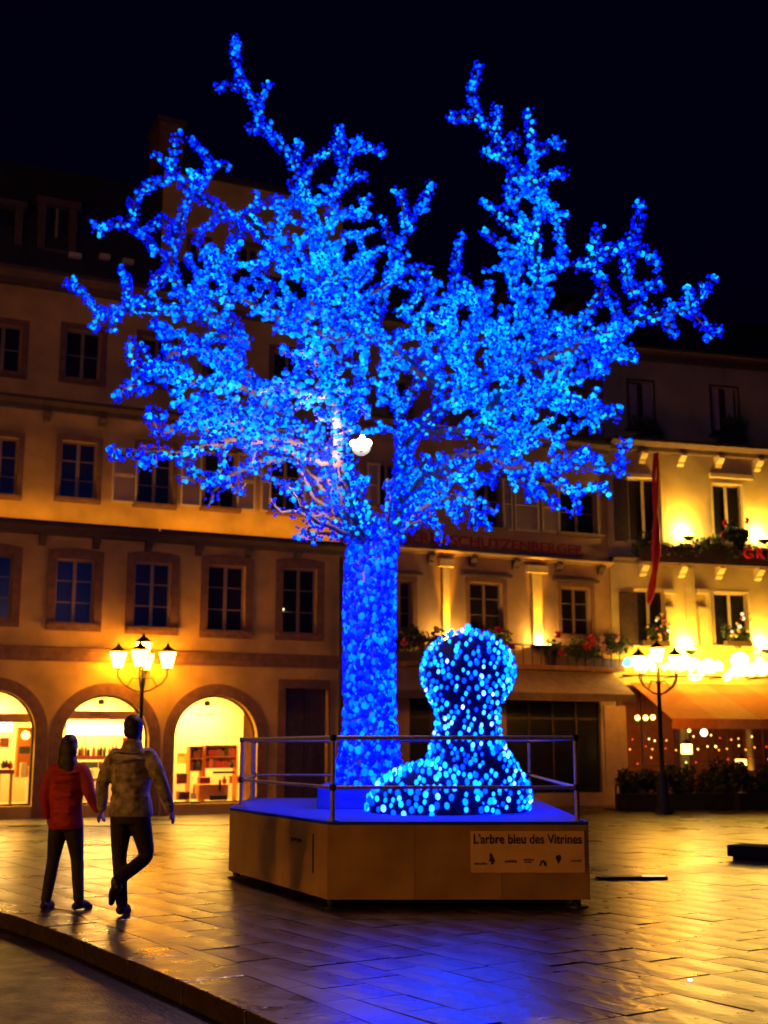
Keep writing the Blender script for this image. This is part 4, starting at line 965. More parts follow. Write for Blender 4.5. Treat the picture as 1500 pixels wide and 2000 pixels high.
# ------------------------------------------------------------------ PLATFORM
A = at_z(640, 1757, .09); B = at_z(1152, 1757, .09)
Cc = at_z(447, 1700, .09); E = Vector((Cc.x - .05, Cc.y + 2.9, 0)); G = Vector((B.x + .15, Cc.y + 2.9, 0))
PZ = at_y(640, 1611, A.y).z; PB = .09
plat = empty('platform', (0, 0, 0)); tag(plat, 'brown metal-sided platform carrying the tree and the light figure', 'platform')
poly = [(A.x, A.y), (B.x, B.y), (G.x, G.y), (E.x, E.y), (Cc.x, Cc.y)]
cen = Vector((sum(p[0] for p in poly) / 5, sum(p[1] for p in poly) / 5))
def inset(d): return [(p[0] + (cen.x - p[0]) * d, p[1] + (cen.y - p[1]) * d) for p in poly]
MB().vprism(inset(.012), PB, PZ - .012).build('core', wood_dark, plat)
for i in range(5):
    p, q = Vector(poly[i]), Vector(poly[(i+1) % 5]); L_ = (q - p).length; np_ = 3 if L_ > 2.4 else 2
    for k in range(np_):
        a, b = p.lerp(q, k / np_ + .001), p.lerp(q, (k + 1) / np_ - .001); dv = (b - a); o = MB().box(0, dv.length, -.006, .02, PB, PZ - .002).build('side_panel', sheet, plat, (a.x, a.y, 0), math.atan2(dv.y, dv.x))
        o.rotation_euler.x = R(rng.uniform(-.15, .15)) * 0
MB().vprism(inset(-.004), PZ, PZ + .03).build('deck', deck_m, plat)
for p in inset(.05): MB().tube([(p[0], p[1], 0), (p[0], p[1], PB)], .04, 10).lathe([(.11, 0), (.11, .015)], (p[0], p[1], 0.004), 12).build('foot', iron, plat)
# foot seen at the left corner
pf = at_z(462, 1716); MB().box(pf.x - .08, pf.x + .12, pf.y - .05, pf.y + .05, .004, .03).tube([(pf.x, pf.y, .02), (pf.x, pf.y, PB + .02)], .015, 6).build('foot', iron, plat)
# slit in the left face
def on_edge(P_, Q_, px, py, out):
    d = (Vector(Q_[:2]) - Vector(P_[:2])).normalized(); n_ = Vector((d.y, -d.x)); r = ray(px, py)
    t = (Vector(P_[:2]).dot(n_) + out) / (r[0] * n_.x + r[1] * n_.y); return Vector((r[0]*t, r[1]*t, EYE + r[2]*t)), math.atan2(d.y, d.x)
q0, az = on_edge(Cc, A, 612, 1628, .012); q1, _ = on_edge(Cc, A, 612, 1705, .012)
MB().box(-.012, .012, -.006, .0, q1.z, q0.z).build('slit', iron, plat, (q0.x, q0.y, 0), az)
q0, az = on_edge(Cc, A, 577, 1640, .012)
for k, (dx, w) in enumerate(((-.12, .05), (-.04, .08), (.07, .06), (.15, .04))): MB().box(dx, dx + w, -.005, 0, q0.z - .02 + .01 * (k % 2), q0.z + .02).build('emblem', dark_stone, plat, (q0.x, q0.y, 0), az)
# name board
zt, zb_ = at_y(1030, 1623, A.y).z, at_y(1030, 1704, A.y).z; xs0, xs1 = at_y(919, 1660, A.y).x, at_y(1141, 1660, A.y).x
nb = empty('name_board', ((xs0 + xs1) / 2, A.y - .012, (zt + zb_) / 2)); tag(nb, 'pale board reading L\'arbre bleu des Vitrines on the platform front', 'sign')
W, H = xs1 - xs0, zt - zb_
MB().box(-W/2, W/2, -.012, 0, -H/2, H/2).build('panel', mat('pale_board', (.88, .58, .34), .6, var=.08), nb)
ink = mat('dark_ink', (.03, .015, .03), .6)
t_ = text("L'arbre bleu des Vitrines", .13, ink, nb, (0, -.016, H * .30), (R(90), 0, 0), .002)
bpy.context.view_layer.update(); t_.scale.x = W * .95 / t_.dimensions.x
def mark(poly_, name='logo'): MB().prism(poly_, -.0165, -.0125).build(name, ink, nb)
u = W / 1260 * 1.0                    # measured from the board: 1260 units wide
def bx(cx, cy): return ((cx - 755) * u, (365 - cy) * u)
mark([bx(350, 372), bx(395, 468), bx(360, 470), bx(322, 465), bx(338, 430), bx(330, 400)])
mark([bx(345, 470), bx(375, 470), bx(370, 500), bx(350, 500)])
mark([bx(1070, 405), bx(1110, 395), bx(1125, 430), bx(1105, 470), bx(1090, 495), bx(1078, 465), bx(1062, 430)])
mark([bx(880, 515), bx(895, 465), bx(925, 450), bx(960, 480), bx(962, 515), bx(940, 515), bx(925, 475), bx(905, 480), bx(898, 515)])
for a, b, y in ((165, 300, 492), (500, 640, 470), (710, 820, 450), (720, 800, 475), (1230, 1350, 462)): 
    x = a
    while x < b: mark([bx(x, y + 8), bx(x + 12, y + 8), bx(x + 12, y - rng.uniform(4, 16)), bx(x, y - rng.uniform(4, 16))], 'small_print'); x += 20
# railing
rail = empty('railing', (0, 0, 0)); tag(rail, 'two-bar galvanised railing round the platform edge', 'railing')
ins = inset(.02); Az, Bz, Gz, Ez, Cz = [Vector((*p, 0)) for p in ins]
Az = at_z(648, 1757, PB); Az.y += .06; Az.z = 0
Bz = Vector((at_y(1128, 1600, B.y + .1).x, B.y + .1, 0)); Cz = Vector((at_y(470, 1590, Cc.y + .1).x, Cc.y + .1, 0))
RT = at_y(648, 1441, Az.y).z; RM = at_y(648, 1538, Az.y).z
for p in (Az, Bz, Gz, Ez, Cz, Cz.lerp(Ez, .85), Ez.lerp(Gz, .5)):
    MB().tube([(p.x, p.y, PZ + .03), (p.x, p.y, RT)], .024, 10).lathe([(.06, PZ + .031), (.06, PZ + .045)], (p.x, p.y, 0), 10).build('post', galv, rail)
for a, b in ((Az, Bz), (Bz, Gz), (Gz, Ez), (Ez, Cz), (Cz, Az)):
    d = (b - a).normalized()
    for z, r_ in ((RT, .022), (RM, .018)):
        a_, b_ = a + d * .02, b - d * .02
        if z == RM and a is Cz: a_ = a - d * .12
        MB().tube([(a_.x, a_.y, z), (b_.x, b_.y, z)], r_, 8).build('rail', galv, rail)
        for c_ in (a, b): MB().lathe([(.034, z - .03), (.034, z + .03)], (c_.x, c_.y, 0), 10).build('clamp', iron, rail)

# ------------------------------------------------------------------ LED helpers
def ico(sub=0):
    bm = bmesh.new(); bmesh.ops.create_icosphere(bm, subdivisions=max(1, sub), radius=1.0); v = np.array([x.co[:] for x in bm.verts]); f = np.array([[x.index for x in y.verts] for y in bm.faces]); bm.free(); return v, f
ICO_V, ICO_F = ico(1)
def bulb_mesh(name, m, zs=1.0, sub=2):
    v, f = ico(sub); v = v * np.array([1, 1, zs]); me = bpy.data.meshes.new(name); me.from_pydata(v.tolist(), [], f.tolist()); me.materials.append(m)
    me.polygons.foreach_set('use_smooth', [True] * len(me.polygons)); return me
def bulb_cloud(name, pts, rads, m, parent, zs=1.0):
    pts = np.asarray(pts); rads = np.asarray(rads); n = len(pts)
    v = (ICO_V[None] * np.array([1, 1, zs]) * rads[:, None, None] + pts[:, None]).reshape(-1, 3)
    f = (ICO_F[None] + (np.arange(n) * len(ICO_V))[:, None, None]).reshape(-1, 3)
    me = bpy.data.meshes.new(name); me.vertices.add(len(v)); me.vertices.foreach_set('co', v.astype(np.float32).ravel())
    me.loops.add(f.size); me.loops.foreach_set('vertex_index', f.astype(np.int32).ravel())
    me.polygons.add(len(f)); me.polygons.foreach_set('loop_start', np.arange(0, f.size, 3, dtype=np.int32)); me.polygons.foreach_set('loop_total', np.full(len(f), 3, dtype=np.int32))
    me.update(calc_edges=True); me.validate(); me.polygons.foreach_set('use_smooth', [True] * len(me.polygons)); me.materials.append(m)
    o = bpy.data.objects.new(name, me); C.objects.link(o); o.parent = parent; o['kind'] = 'stuff'; return o

# ------------------------------------------------------------------ THE TREE
TY = 16.1
tree = empty('light_tree', (0, 0, 0)); tag(tree, 'huge bare tree wrapped in blue lights on the platform', 'tree')
PLZ = at_y(700, 1535, TY - .4).z
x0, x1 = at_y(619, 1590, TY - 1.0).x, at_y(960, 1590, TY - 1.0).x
pln = MB().box(x0, x1, TY - 1.0, TY + 1.4, PZ + .031, PLZ).build('plinth', mat('plinth_blue_spill', (.02, .06, .50), .8, spec=.2), None, bevel=.01); tag(pln, 'low box plinth under the tree trunk on the deck', 'plinth')  # board colour carries the blue LED light falling on the plinth

def T1(p): return (100 + p[0] / 2.143, 50 + p[1] / 2.143)
def T2(p): return (750 + p[0] / 2.143, 100 + p[1] / 2.143)
def T3(p): return (180 + p[0] / 2.143, 600 + p[1] / 2.143)
def T4(p): return (700 + p[0] / 2.143, 650 + p[1] / 2.143)
S = []
def add(T, *ls):
    for l in ls: S.append([T(p) for p in l])
# two big limbs out of the trunk, then everything else, in growing order
add(T3, [(1165,1010),(1090,930),(1060,800),(1030,660),(1040,520),(1020,380),(960,250),(900,120)],
        [(1205,1010),(1280,890),(1300,740),(1310,600),(1360,480)],
        [(1060,780),(1000,640),(900,520),(780,450),(700,330),(640,260)],
        [(1040,520),(1100,420),(1130,300),(1150,150)],
        [(1090,930),(930,860),(850,790),(760,720),(690,700)], [(1060,890),(900,870),(800,850),(740,800)], [(1080,900),(950,900),(900,930),(850,970)], [(900,930),(925,990)],
        [(1180,1010),(1170,900),(1125,800),(1110,700)], [(1150,1000),(1120,850),(1080,700),(1095,600)], [(1200,1000),(1235,930),(1250,800),(1240,720)], [(1190,1010),(1205,950),(1190,880)],
        [(1080,940),(1010,840),(990,730),(1010,640)], [(1080,950),(940,900),(870,830),(830,760)], [(1090,960),(960,945),(890,960)], [(1060,900),(930,800),(880,720),(860,650)], [(1100,900),(1060,760),(1000,600)],
        [(1290,900),(1370,820),(1440,760),(1500,740)], [(1280,960),(1350,900),(1430,870)], [(1300,800),(1360,700),(1400,620)],
        [(1060,850),(960,760),(880,660),(800,620)], [(1050,800),(1000,760),(960,640),(900,580),(850,560)], [(960,720),(860,740),(780,750)], [(1000,680),(960,600),(940,520)])
add(T4, [(180,500),(250,400),(330,330),(450,250),(560,180),(650,120)], [(170,640),(190,500),(175,330),(130,200),(100,60)],
        [(250,400),(400,420),(520,380),(640,300),(760,280),(900,270),(1000,340),(1100,350)], [(980,340),(1000,420)], [(1000,340),(1000,285)],
        [(190,700),(300,600),(400,520),(520,500),(640,560),(780,570),(900,550),(1020,560),(1095,560),(1110,460)], [(1100,465),(1140,470)], [(1100,560),(1100,600)], [(900,540),(970,480)],
        [(640,560),(740,660),(830,720),(840,740)], [(740,660),(710,720)], [(780,580),(860,650),(920,665),(900,760)], [(920,650),(1045,640)],
        [(200,800),(300,720),(400,690),(500,700),(580,760)], [(300,740),(350,885)], [(420,700),(420,800)], [(490,720),(490,820)], [(200,760),(270,680),(320,590)], [(300,720),(380,620),(470,600),(560,620)],
        [(400,520),(500,600),(580,640)], [(560,540),(660,480),(760,400),(840,460)], [(600,520),(690,400),(720,300)], [(740,300),(790,200),(805,125)], [(820,270),(840,200),(940,170),(1045,170)],
        [(650,120),(760,60),(880,40),(1000,60),(1090,80),(1165,115)], [(560,180),(600,80),(620,-40)], [(450,250),(420,120),(360,0)], [(330,330),(340,200),(300,80)], [(560,380),(500,300),(480,200)], [(640,300),(720,200),(690,90)], [(520,380),(620,420),(700,470)])
add(T1, [(1600,1500),(1480,1400),(1350,1280),(1250,1190),(1180,1100),(1130,980),(1110,850),(1060,680),(1010,560),(940,470),(870,430),(860,350),(810,260),(780,150),(770,45)],
        [(820,265),(740,245),(675,258)], [(870,330),(900,245)], [(870,430),(820,445)], [(1010,560),(1045,480)],
        [(1130,980),(1160,860),(1190,700),(1215,610),(1260,520),(1320,515),(1382,510)], [(1378,510),(1378,540)], [(1290,512),(1285,465)], [(1215,600),(1210,480),(1207,415)], [(1060,640),(1100,560),(1190,515)], [(1190,700),(1280,630),(1315,630)],
        [(1100,820),(1030,730),(1000,650)], [(975,920),(965,800),(930,705)], [(965,810),(1010,720),(1060,690)], [(1160,830),(1250,775),(1330,790)], [(1310,785),(1305,725)], [(1150,950),(1240,880),(1305,865)], [(1180,1080),(1240,1050),(1300,980),(1385,930)],
        [(1350,1280),(1200,1300),(1050,1280),(900,1200),(780,1130),(740,1040),(770,900),(790,800)],
        [(790,1500),(780,1380),(760,1250),(660,1200),(580,1150),(520,1080),(500,1000),(515,920),(540,830),(570,740),(600,690),(640,670),(665,590),(650,540),(590,495)],
        [(590,500),(600,470)], [(665,585),(745,595)], [(595,700),(592,605)], [(585,700),(530,630),(500,580),(425,530)], [(515,610),(512,540),(522,435)], [(475,650),(410,670),(350,720),(335,800),(360,860),(430,920),(485,985)], [(350,845),(290,830),(200,845),(195,870)], [(540,640),(475,650)],
        [(515,900),(500,830),(450,790)], [(450,830),(370,865)], [(600,710),(700,760),(760,800),(800,790),(870,740),(890,780)], [(780,820),(770,900),(720,980),(700,1080),(760,1180)], [(720,790),(650,850),(600,880)], [(620,880),(620,920)], [(800,800),(880,860),(930,940),(1000,1010),(1080,1080),(1170,1160)],
        [(720,1080),(690,1000),(665,930)], [(740,1160),(660,1120),(600,1080)], [(860,1150),(865,1100),(910,1080)], [(1000,1010),(960,920),(910,830)],
        [(820,1330),(760,1260),(600,1210),(480,1190),(340,1185),(210,1200),(140,1130),(95,1095),(60,1075)], [(210,1205),(165,1270)], [(290,1190),(255,1275)], [(335,1180),(315,1090),(300,1005)], [(320,1150),(400,1145)], [(440,1185),(430,1110),(490,1010)], [(470,1040),(410,1070)],
        [(620,1340),(560,1290),(470,1290),(420,1230)], [(500,1290),(440,1300)], [(820,1330),(760,1300),(680,1300),(620,1340),(700,1440),(740,1420)],
        [(1250,1190),(1350,1120),(1420,1080),(1480,1000)], [(1350,1280),(1300,1180),(1250,1060),(1180,950)], [(1050,1280),(1020,1180),(960,1080)], [(1480,1400),(1400,1350),(1340,1260)], [(900,1200),(920,1120),(900,1050)],
        [(1050,1280),(1100,1180),(1080,1080),(1110,960)], [(1200,1300),(1150,1230),(1140,1150)])
add(T3, [(800,450),(640,330),(520,330),(400,310),(270,290),(200,280),(160,210),(150,130)], [(200,290),(140,350),(95,385)], [(205,290),(240,360)], [(250,280),(330,190),(420,170),(520,200),(560,290),(640,330)], [(330,240),(395,262)], [(270,290),(230,220),(200,150)],
        [(900,520),(720,520),(600,480),(520,500),(440,480),(380,400)], [(700,515),(520,510),(400,500),(310,520),(268,530),(240,440)], [(290,460),(230,440)], [(400,500),(350,470)],
        [(860,580),(700,560),(560,560),(430,590),(330,610),(220,610),(120,620),(80,585)], [(95,605),(95,640)], [(230,620),(220,685)], [(262,620),(268,655)],
        [(800,640),(700,650),(620,690),(530,730),(460,710),(400,680),(365,640)], [(420,710),(360,722)], [(535,735),(500,800),(475,835)], [(545,570),(548,650),(525,730)], [(560,720),(600,780),(650,745)], [(440,480),(470,400),(430,370)], [(520,500),(540,420),(600,380)],
        [(780,450),(740,380),(620,240),(560,180)], [(700,520),(620,420),(560,380)], [(1020,380),(900,380),(820,320),(700,330)], [(1030,660),(900,640),(760,580),(640,560)])
add(T2, [(440,1500),(520,1380),(600,1250),(640,1080),(650,960),(625,850),(640,740),(650,620),(600,520),(540,480),(465,350),(385,275),(365,180),(385,110),(400,45)],
        [(370,275),(290,280),(270,265)], [(285,280),(290,300)], [(470,330),(475,225)], [(560,410),(540,325)], [(620,520),(620,400),(615,330),(600,235)], [(620,450),(700,385),(740,365)], [(738,365),(738,408)], [(660,540),(755,495)], [(500,440),(430,430)], [(430,430),(432,405)],
        [(650,600),(720,700),(745,800),(742,920)], [(540,490),(520,580),(505,660)], [(560,520),(600,600)], [(625,790),(500,700),(405,615)], [(610,860),(490,810),(405,740)], [(600,1000),(540,1010),(560,900),(590,800),(580,690)], [(540,960),(500,880)],
        [(690,1300),(780,1200),(880,1040),(920,980),(860,880),(790,900)], [(860,870),(930,840),(1030,810),(1060,740),(1072,625)], [(860,850),(910,730)], [(1045,815),(1130,870),(1150,925)], [(1125,880),(1120,860)], [(1010,830),(1015,960),(1040,1020)], [(1040,1000),(1165,972)],
        [(600,1300),(780,1250),(900,1180),(1000,1150),(1100,1110),(1200,1090),(1280,1075),(1330,1020),(1395,935)], [(1200,1080),(1200,1030)], [(1280,1080),(1268,985)], [(1260,1000),(1290,990)], [(1285,1090),(1340,1140),(1375,1205)], [(1365,1180),(1400,1160)], [(1180,1100),(1215,1190)], [(1205,1175),(1180,1180)], [(1000,1160),(980,1080),(920,1000)], [(1120,1100),(1090,1060),(1030,1085)],
        [(900,1180),(980,1270),(1055,1295)], [(1040,1280),(1060,1260)], [(880,1250),(950,1270)],
        [(-60,1200),(-30,1080),(20,950),(40,850),(90,760),(150,670),(195,550)], [(90,750),(80,640),(62,575)], [(35,850),(15,740),(-20,690)], [(20,930),(100,915),(210,912)], [(60,1100),(130,1050),(165,930)], [(130,1160),(180,1080),(205,950)], [(260,1250),(280,1100),(300,930),(310,830),(330,755)], [(300,940),(345,945)],
        [(350,1300),(340,1180),(420,1060),(440,960)], [(520,1380),(470,1250),(400,1130),(380,1020),(330,960)], [(60,1500),(150,1380),(180,1250),(130,1100)], [(300,1500),(330,1350),(300,1200),(240,1080)], [(600,1250),(700,1150),(740,1080)], [(640,1080),(720,1150),(820,1130)], [(470,1250),(560,1150),(560,1000)],
        [(700,1400),(760,1300),(860,1250),(960,1290)])
# depth, then back into the world
trunk_top = (715, 1060)
nodes_px = [np.array([trunk_top[0] - 20, trunk_top[1]]), np.array([trunk_top[0] + 55, trunk_top[1]])]; nodes_d = [0.0, 0.0]
branches = []
def crownish(px, py): # local density of small twigs, 0..1
    best = 0
    for cx, cy, rx, ry, d in ((610, 640, 190, 210, 1.0), (930, 690, 210, 140, 1.0), (640, 480, 110, 120, .75), (1040, 500, 55, 170, .8), (450, 620, 130, 140, .75), (780, 700, 120, 100, .7), (560, 800, 220, 80, .85), (1040, 830, 120, 110, .8), (640, 940, 120, 60, .35), (860, 960, 80, 60, .55), (1140, 660, 90, 70, .6), (400, 760, 130, 50, .6)):
        q = ((px - cx) / rx) ** 2 + ((py - cy) / ry) ** 2
        best = max(best, d * max(0, min(1, 1.5 - q * 1.1)))
    for cx, cy, r_ in ((512, 702, 40), (815, 760, 46), (838, 815, 36), (1130, 570, 48), (395, 640, 26), (745, 620, 24), (760, 905, 44), (520, 560, 18), (980, 560, 20), (460, 640, 16), (355, 690, 18), (590, 830, 22), (735, 555, 18), (735, 690, 20), (870, 500, 44), (1060, 725, 24), (690, 750, 14), (505, 460, 24), (380, 470, 22), (830, 700, 14), (905, 610, 14)):
        if (px - cx) ** 2 + (py - cy) ** 2 < r_ * r_: return -1
    return best
def resample(pts, step):
    out = [np.array(pts[0], float)]
    for a, b in zip(pts, pts[1:]):
        a = np.array(a, float); b = np.array(b, float); n = max(1, int(np.linalg.norm(b - a) / step))
        out += [a + (b - a) * k / n for k in range(1, n + 1)]
    return out
for si, st in enumerate(S):
    pts = resample(st, 14)
    arr = np.array(nodes_px); d2 = ((arr - pts[0]) ** 2).sum(1); k = int(d2.argmin())
    d0 = nodes_d[k] if d2[k] < 70 ** 2 else rng.uniform(-.8, .8)
    L_ = sum(np.linalg.norm(b - a) for a, b in zip(pts, pts[1:]))
    slope = rng.uniform(-1, 1) * min(2.4, L_ / 130.0)
    if abs(d0 + slope) > 2.6: slope = -slope
    pts = [pts[0]] + [p + nrng.normal(0, 2.2, 2) for p in pts[1:]]
    n = len(pts); ds = [d0 + slope * (i / max(1, n - 1)) ** .8 for i in range(n)]
    branches.append((pts, ds, L_)); nodes_px += pts; nodes_d += ds
def w3(p, d): return at_y(p[0], p[1], TY + d)
bulb_p = []; bulb_r = []; out_p = []; out_r = []
def put_bulbs(P3, density, base, spread, cyan=1.0):
    """lamps close to the wood shine pale, the ones standing off it imitate their deep blue halo"""
    for a, b in zip(P3, P3[1:]):
        L_ = (b - a).length; n = int(L_ * density + rng.random())
        d = (b - a).normalized() if L_ > 1e-6 else Vector((0, 0, 1)); u_ = d.cross(Vector((.3, .9, .2))).normalized(); v_ = d.cross(u_)
        for _ in range(n):
            t = rng.random(); th = rng.uniform(0, 2 * math.pi); f = rng.random()
            core = f < .56 * cyan
            rr = base + (rng.uniform(0, .32) if core else rng.uniform(.4, 1.0)) * spread
            p = a.lerp(b, t) + (u_ * math.cos(th) + v_ * math.sin(th)) * rr
            if core: bulb_p.append(p[:]); bulb_r.append(rng.uniform(.026, .036))
            else: out_p.append(p[:]); out_r.append(rng.uniform(.016, .025))
for bi, (pts, ds, L_) in enumerate(branches):
    P3 = [w3(p, d) for p, d in zip(pts, ds)]; n = len(P3)
    r0 = min(.075, .022 + L_ / 9000.0) if bi >= 2 else .12; r1 = .014
    if bi < 2: r1 = .05
    rad = [r0 + (r1 - r0) * (i / max(1, n - 1)) for i in range(n)]
    if bi < 2: rad[0] = .20
    m = MB(); m.tube(P3, rad, 6)
    lowlit = np.mean([p[1] for p in pts]) > 925 and pts[0][0] < 720
    for i in range(n - 1):
        cr_ = crownish(*pts[i]); inner = cr_ > .3
        den = (105 if bi >= 2 else 210) if not lowlit else 40
        cy_ = min(1.1, .42 + .75 * max(0, cr_)) + .12 * math.sin(pts[i][0] * .05 + pts[i][1] * .04)
        put_bulbs(P3[i:i+2], den, rad[i] + .002, .078, cy_)
    # twigs
    for i in range(1, n - 1):
        px, py = pts[i]; dens = crownish(px, py)
        if dens <= 0: 
            if dens == 0 and rng.random() < .16: ln, prob = rng.uniform(12, 22), 1
            else: continue
        else: prob = dens; ln = rng.uniform(22, 62)
        for rep in range(2 if dens > .5 else 1):
            if rng.random() > prob * .5: continue
            dirn = pts[i] - pts[i-1]; a0 = math.atan2(dirn[1], dirn[0]) + rng.choice([-1, 1]) * rng.uniform(.5, 1.4)
            q = pts[i].copy(); dd = ds[i]; tw = [w3(q, dd)]; sd = rng.uniform(-.35, .35)
            k = max(2, int(ln / 11))
            for _ in range(k):
                q = q + np.array([math.cos(a0), math.sin(a0)]) * 11; a0 += rng.uniform(-.35, .35) - .05 * math.cos(a0) * 0; dd += sd * .3
                if crownish(*q) < 0: break
                tw.append(w3(q, dd))
            if len(tw) > 1:
                m.tube(tw, [.022 + (.012 - .022) * j / (len(tw) - 1) for j in range(len(tw))], 4); put_bulbs(tw, 74 if not lowlit else 30, .01, .062, .9)
    m.build('branch', bark, tree)
# fine twigs filling the crown wherever it is dense
arr = np.array(nodes_px); dd_ = np.array(nodes_d); tn = list(map(tuple, arr)); td = list(dd_)
tm = MB(); made = 0
for _ in range(1500):
    cx, cy, rx, ry = rng.choice(((610, 640, 230, 250), (940, 700, 250, 190), (1040, 480, 70, 190), (430, 640, 180, 180), (780, 720, 140, 170), (560, 800, 260, 110), (1040, 850, 170, 150), (1150, 650, 110, 90), (860, 940, 90, 80)))
    q = np.array([rng.uniform(cx - rx, cx + rx), rng.uniform(cy - ry, cy + ry)]); dn = crownish(*q)
    if dn <= .12 or rng.random() > dn: continue
    d2 = ((arr - q) ** 2).sum(1); k = int(d2.argmin()); dist = math.sqrt(d2[k])
    if dist < 11 or dist > 90: continue
    a = arr[k]; n = max(2, int(dist / 9)); sd = rng.uniform(-.5, .5); bend = rng.uniform(-.3, .3); pts = []; dsq = []
    for j in range(n + 1):
        t = j / n; p = a + (q - a) * t + np.array([-(q - a)[1], (q - a)[0]]) * bend * t * (1 - t); pts.append(p); dsq.append(dd_[k] + sd * t)
    if any(crownish(*p) < 0 for p in pts[1:]): continue
    P3 = [w3(p, d) for p, d in zip(pts, dsq)]; tm.tube(P3, [.018 - .006 * j / n for j in range(n + 1)], 4); put_bulbs(P3, 70, .01, .06, 1.0)
    arr = np.vstack([arr, pts[1:]]); dd_ = np.concatenate([dd_, dsq[1:]]); made += 1
print('infill twigs', made)
tw_ = tm.build('twigs', bark, tree); tw_['kind'] = 'stuff'
# trunk
TX = at_y(720, 1300, TY).x
prof = [(1062, 690, 762), (1075, 673, 776), (1150, 669, 776), (1300, 668, 774), (1400, 668, 775), (1450, 664, 780), (1490, 656, 788), (1535, 648, 792)]
rings = []
for py, a, b in prof:
    pa, pb = at_y(a, py, TY), at_y(b, py, TY); rings.append(((pa + pb) / 2, (pb.x - pa.x) / 2))
rings = rings[::-1]; rings[0] = (Vector((rings[0][0].x, TY, PLZ + .002)), rings[0][1])
MB().tube([c for c, r_ in rings], [r_ - .06 for c, r_ in rings], 20).build('trunk', mat('blue_net_trunk_bark', (.12, .12, .16), .7, var=.4, scale=10, bump=.6, bscale=18), tree)
tb_p = []; tb_r = []
zlo, zhi = PLZ + .02, rings[-1][0].z + .15
def ring_at(z):
    for (c0, r0), (c1, r1) in zip(rings, rings[1:]):
        if c0.z <= z <= c1.z: t = (z - c0.z) / (c1.z - c0.z); return c0.lerp(c1, t), r0 + (r1 - r0) * t
    return rings[-1] if z > rings[-1][0].z else rings[0]
for k in range(5200):
    z = rng.uniform(zlo, zhi); c, r_ = ring_at(z); th = rng.uniform(0, 2 * math.pi); big = rng.random() < .26
    rr = r_ - (.035 if big else .05)
    tb_p.append((c.x + rr * math.cos(th), c.y + rr * math.sin(th), z)); tb_r.append(rng.uniform(.03, .044) if big else rng.uniform(.012, .024))
led_tree = led_mat('blue_led_core', [(.0, (0, .006, .6)), (.3, (0, .045, .95)), (.46, (0, .12, 1)), (.62, (0, .23, 1)), (.8, (.002, .36, 1)), (1., (.012, .55, 1))], 1.8, 2.2, nscale=2.0, nmix=.5)
led_halo = led_mat('blue_led_halo', [(.0, (0, .0, .3)), (.4, (0, .002, .7)), (.75, (0, .009, 1)), (.92, (0, .04, 1)), (1., (0, .14, 1))], 1.0, 1.5, nscale=2.2, nmix=.3)  # deep blue bulbs imitate the halo round the paler lamps
led_trunk = led_mat('blue_led_trunk', [(.0, (0, .0, .05)), (.4, (0, .0005, .2)), (.6, (0, .0045, .55)), (.8, (0, .014, .8)), (1., (.0, .026, 1))], 16, 22, nscale=3, nmix=.2)
# vertical light wires on the trunk
for k in range(46):
    th = 2 * math.pi * k / 46 + rng.uniform(-.05, .05); P3 = []
    for z in np.linspace(zlo, zhi - .1, 26):
        c, r_ = ring_at(z); t_ = th + .06 * math.sin(z * 3 + k); P3.append((c.x + (r_ - .055) * math.cos(t_), c.y + (r_ - .055) * math.sin(t_), z))
    if k == 0: wires = MB()
    wires.tube(P3, .009, 4, caps=False)
w_ = wires.build('light_wires', emis('blue_wire', (0, .01, 1), .7), tree); w_['kind'] = 'stuff'
def split_build(P, Rr, m, parent, nbig, zs, nm='bulb', stuff='bulbs'):
    P = np.array(P); Rr = np.array(Rr)
    score = Rr / (P[:, 1]); order = np.argsort(-score); big = order[:nbig]; rest = order[nbig:]
    me = bulb_mesh(nm, m, zs)
    for i in big: shared(nm, me, parent, P[i], (rng.uniform(-.2, .2), rng.uniform(-.2, .2), 0), (Rr[i],) * 3)
    if len(rest): bulb_cloud(stuff, P[rest], Rr[rest], m, parent, zs)
print('bulbs', len(bulb_p), len(tb_p))
split_build(tb_p, tb_r, led_trunk, tree, 120, 1.25, 'bulb', 'trunk_bulbs')
split_build(bulb_p, bulb_r, led_tree, tree, 180, 1.0, 'bulb', 'crown_bulbs')
split_build(out_p, out_r, led_halo, tree, 0, 1.0, 'bulb', 'outer_bulbs')
print('outer', len(out_p))
# the white floodlight in the fork of the tree
pf = at_y(705, 868, TY - .5)
fl = empty('floodlight', pf); tag(fl, 'dazzling white floodlight fixed in the fork of the blue tree', 'floodlight')
MB().tube([(0, .11, 0), (0, .2, 0)], [.13, .06], 14).build('housing', iron, fl)
fw = emis('flood_white', (1, .85, .8), 60)
for dx, dz, q in ((0, 0, .075), (-.10, .01, .045), (.09, .015, .05), (.02, .085, .035)): MB().lathe([(.001, -q), (q*.7, -q*.7), (q, 0), (q*.7, q*.7), (.001, q)], n=14).build('bulb', fw, fl, (dx, -.02, dz))  # small bulbs round the middle one imitate the lobes of its flare
MB().tube([(0, .05, -.06), (-.02, .45, .0)], .015, 6).build('bracket_arm', iron, fl)
lamp('flood_beam', 'POINT', (-.6, -1.35, -.35), 300, (1, .55, .45), .08, fl)

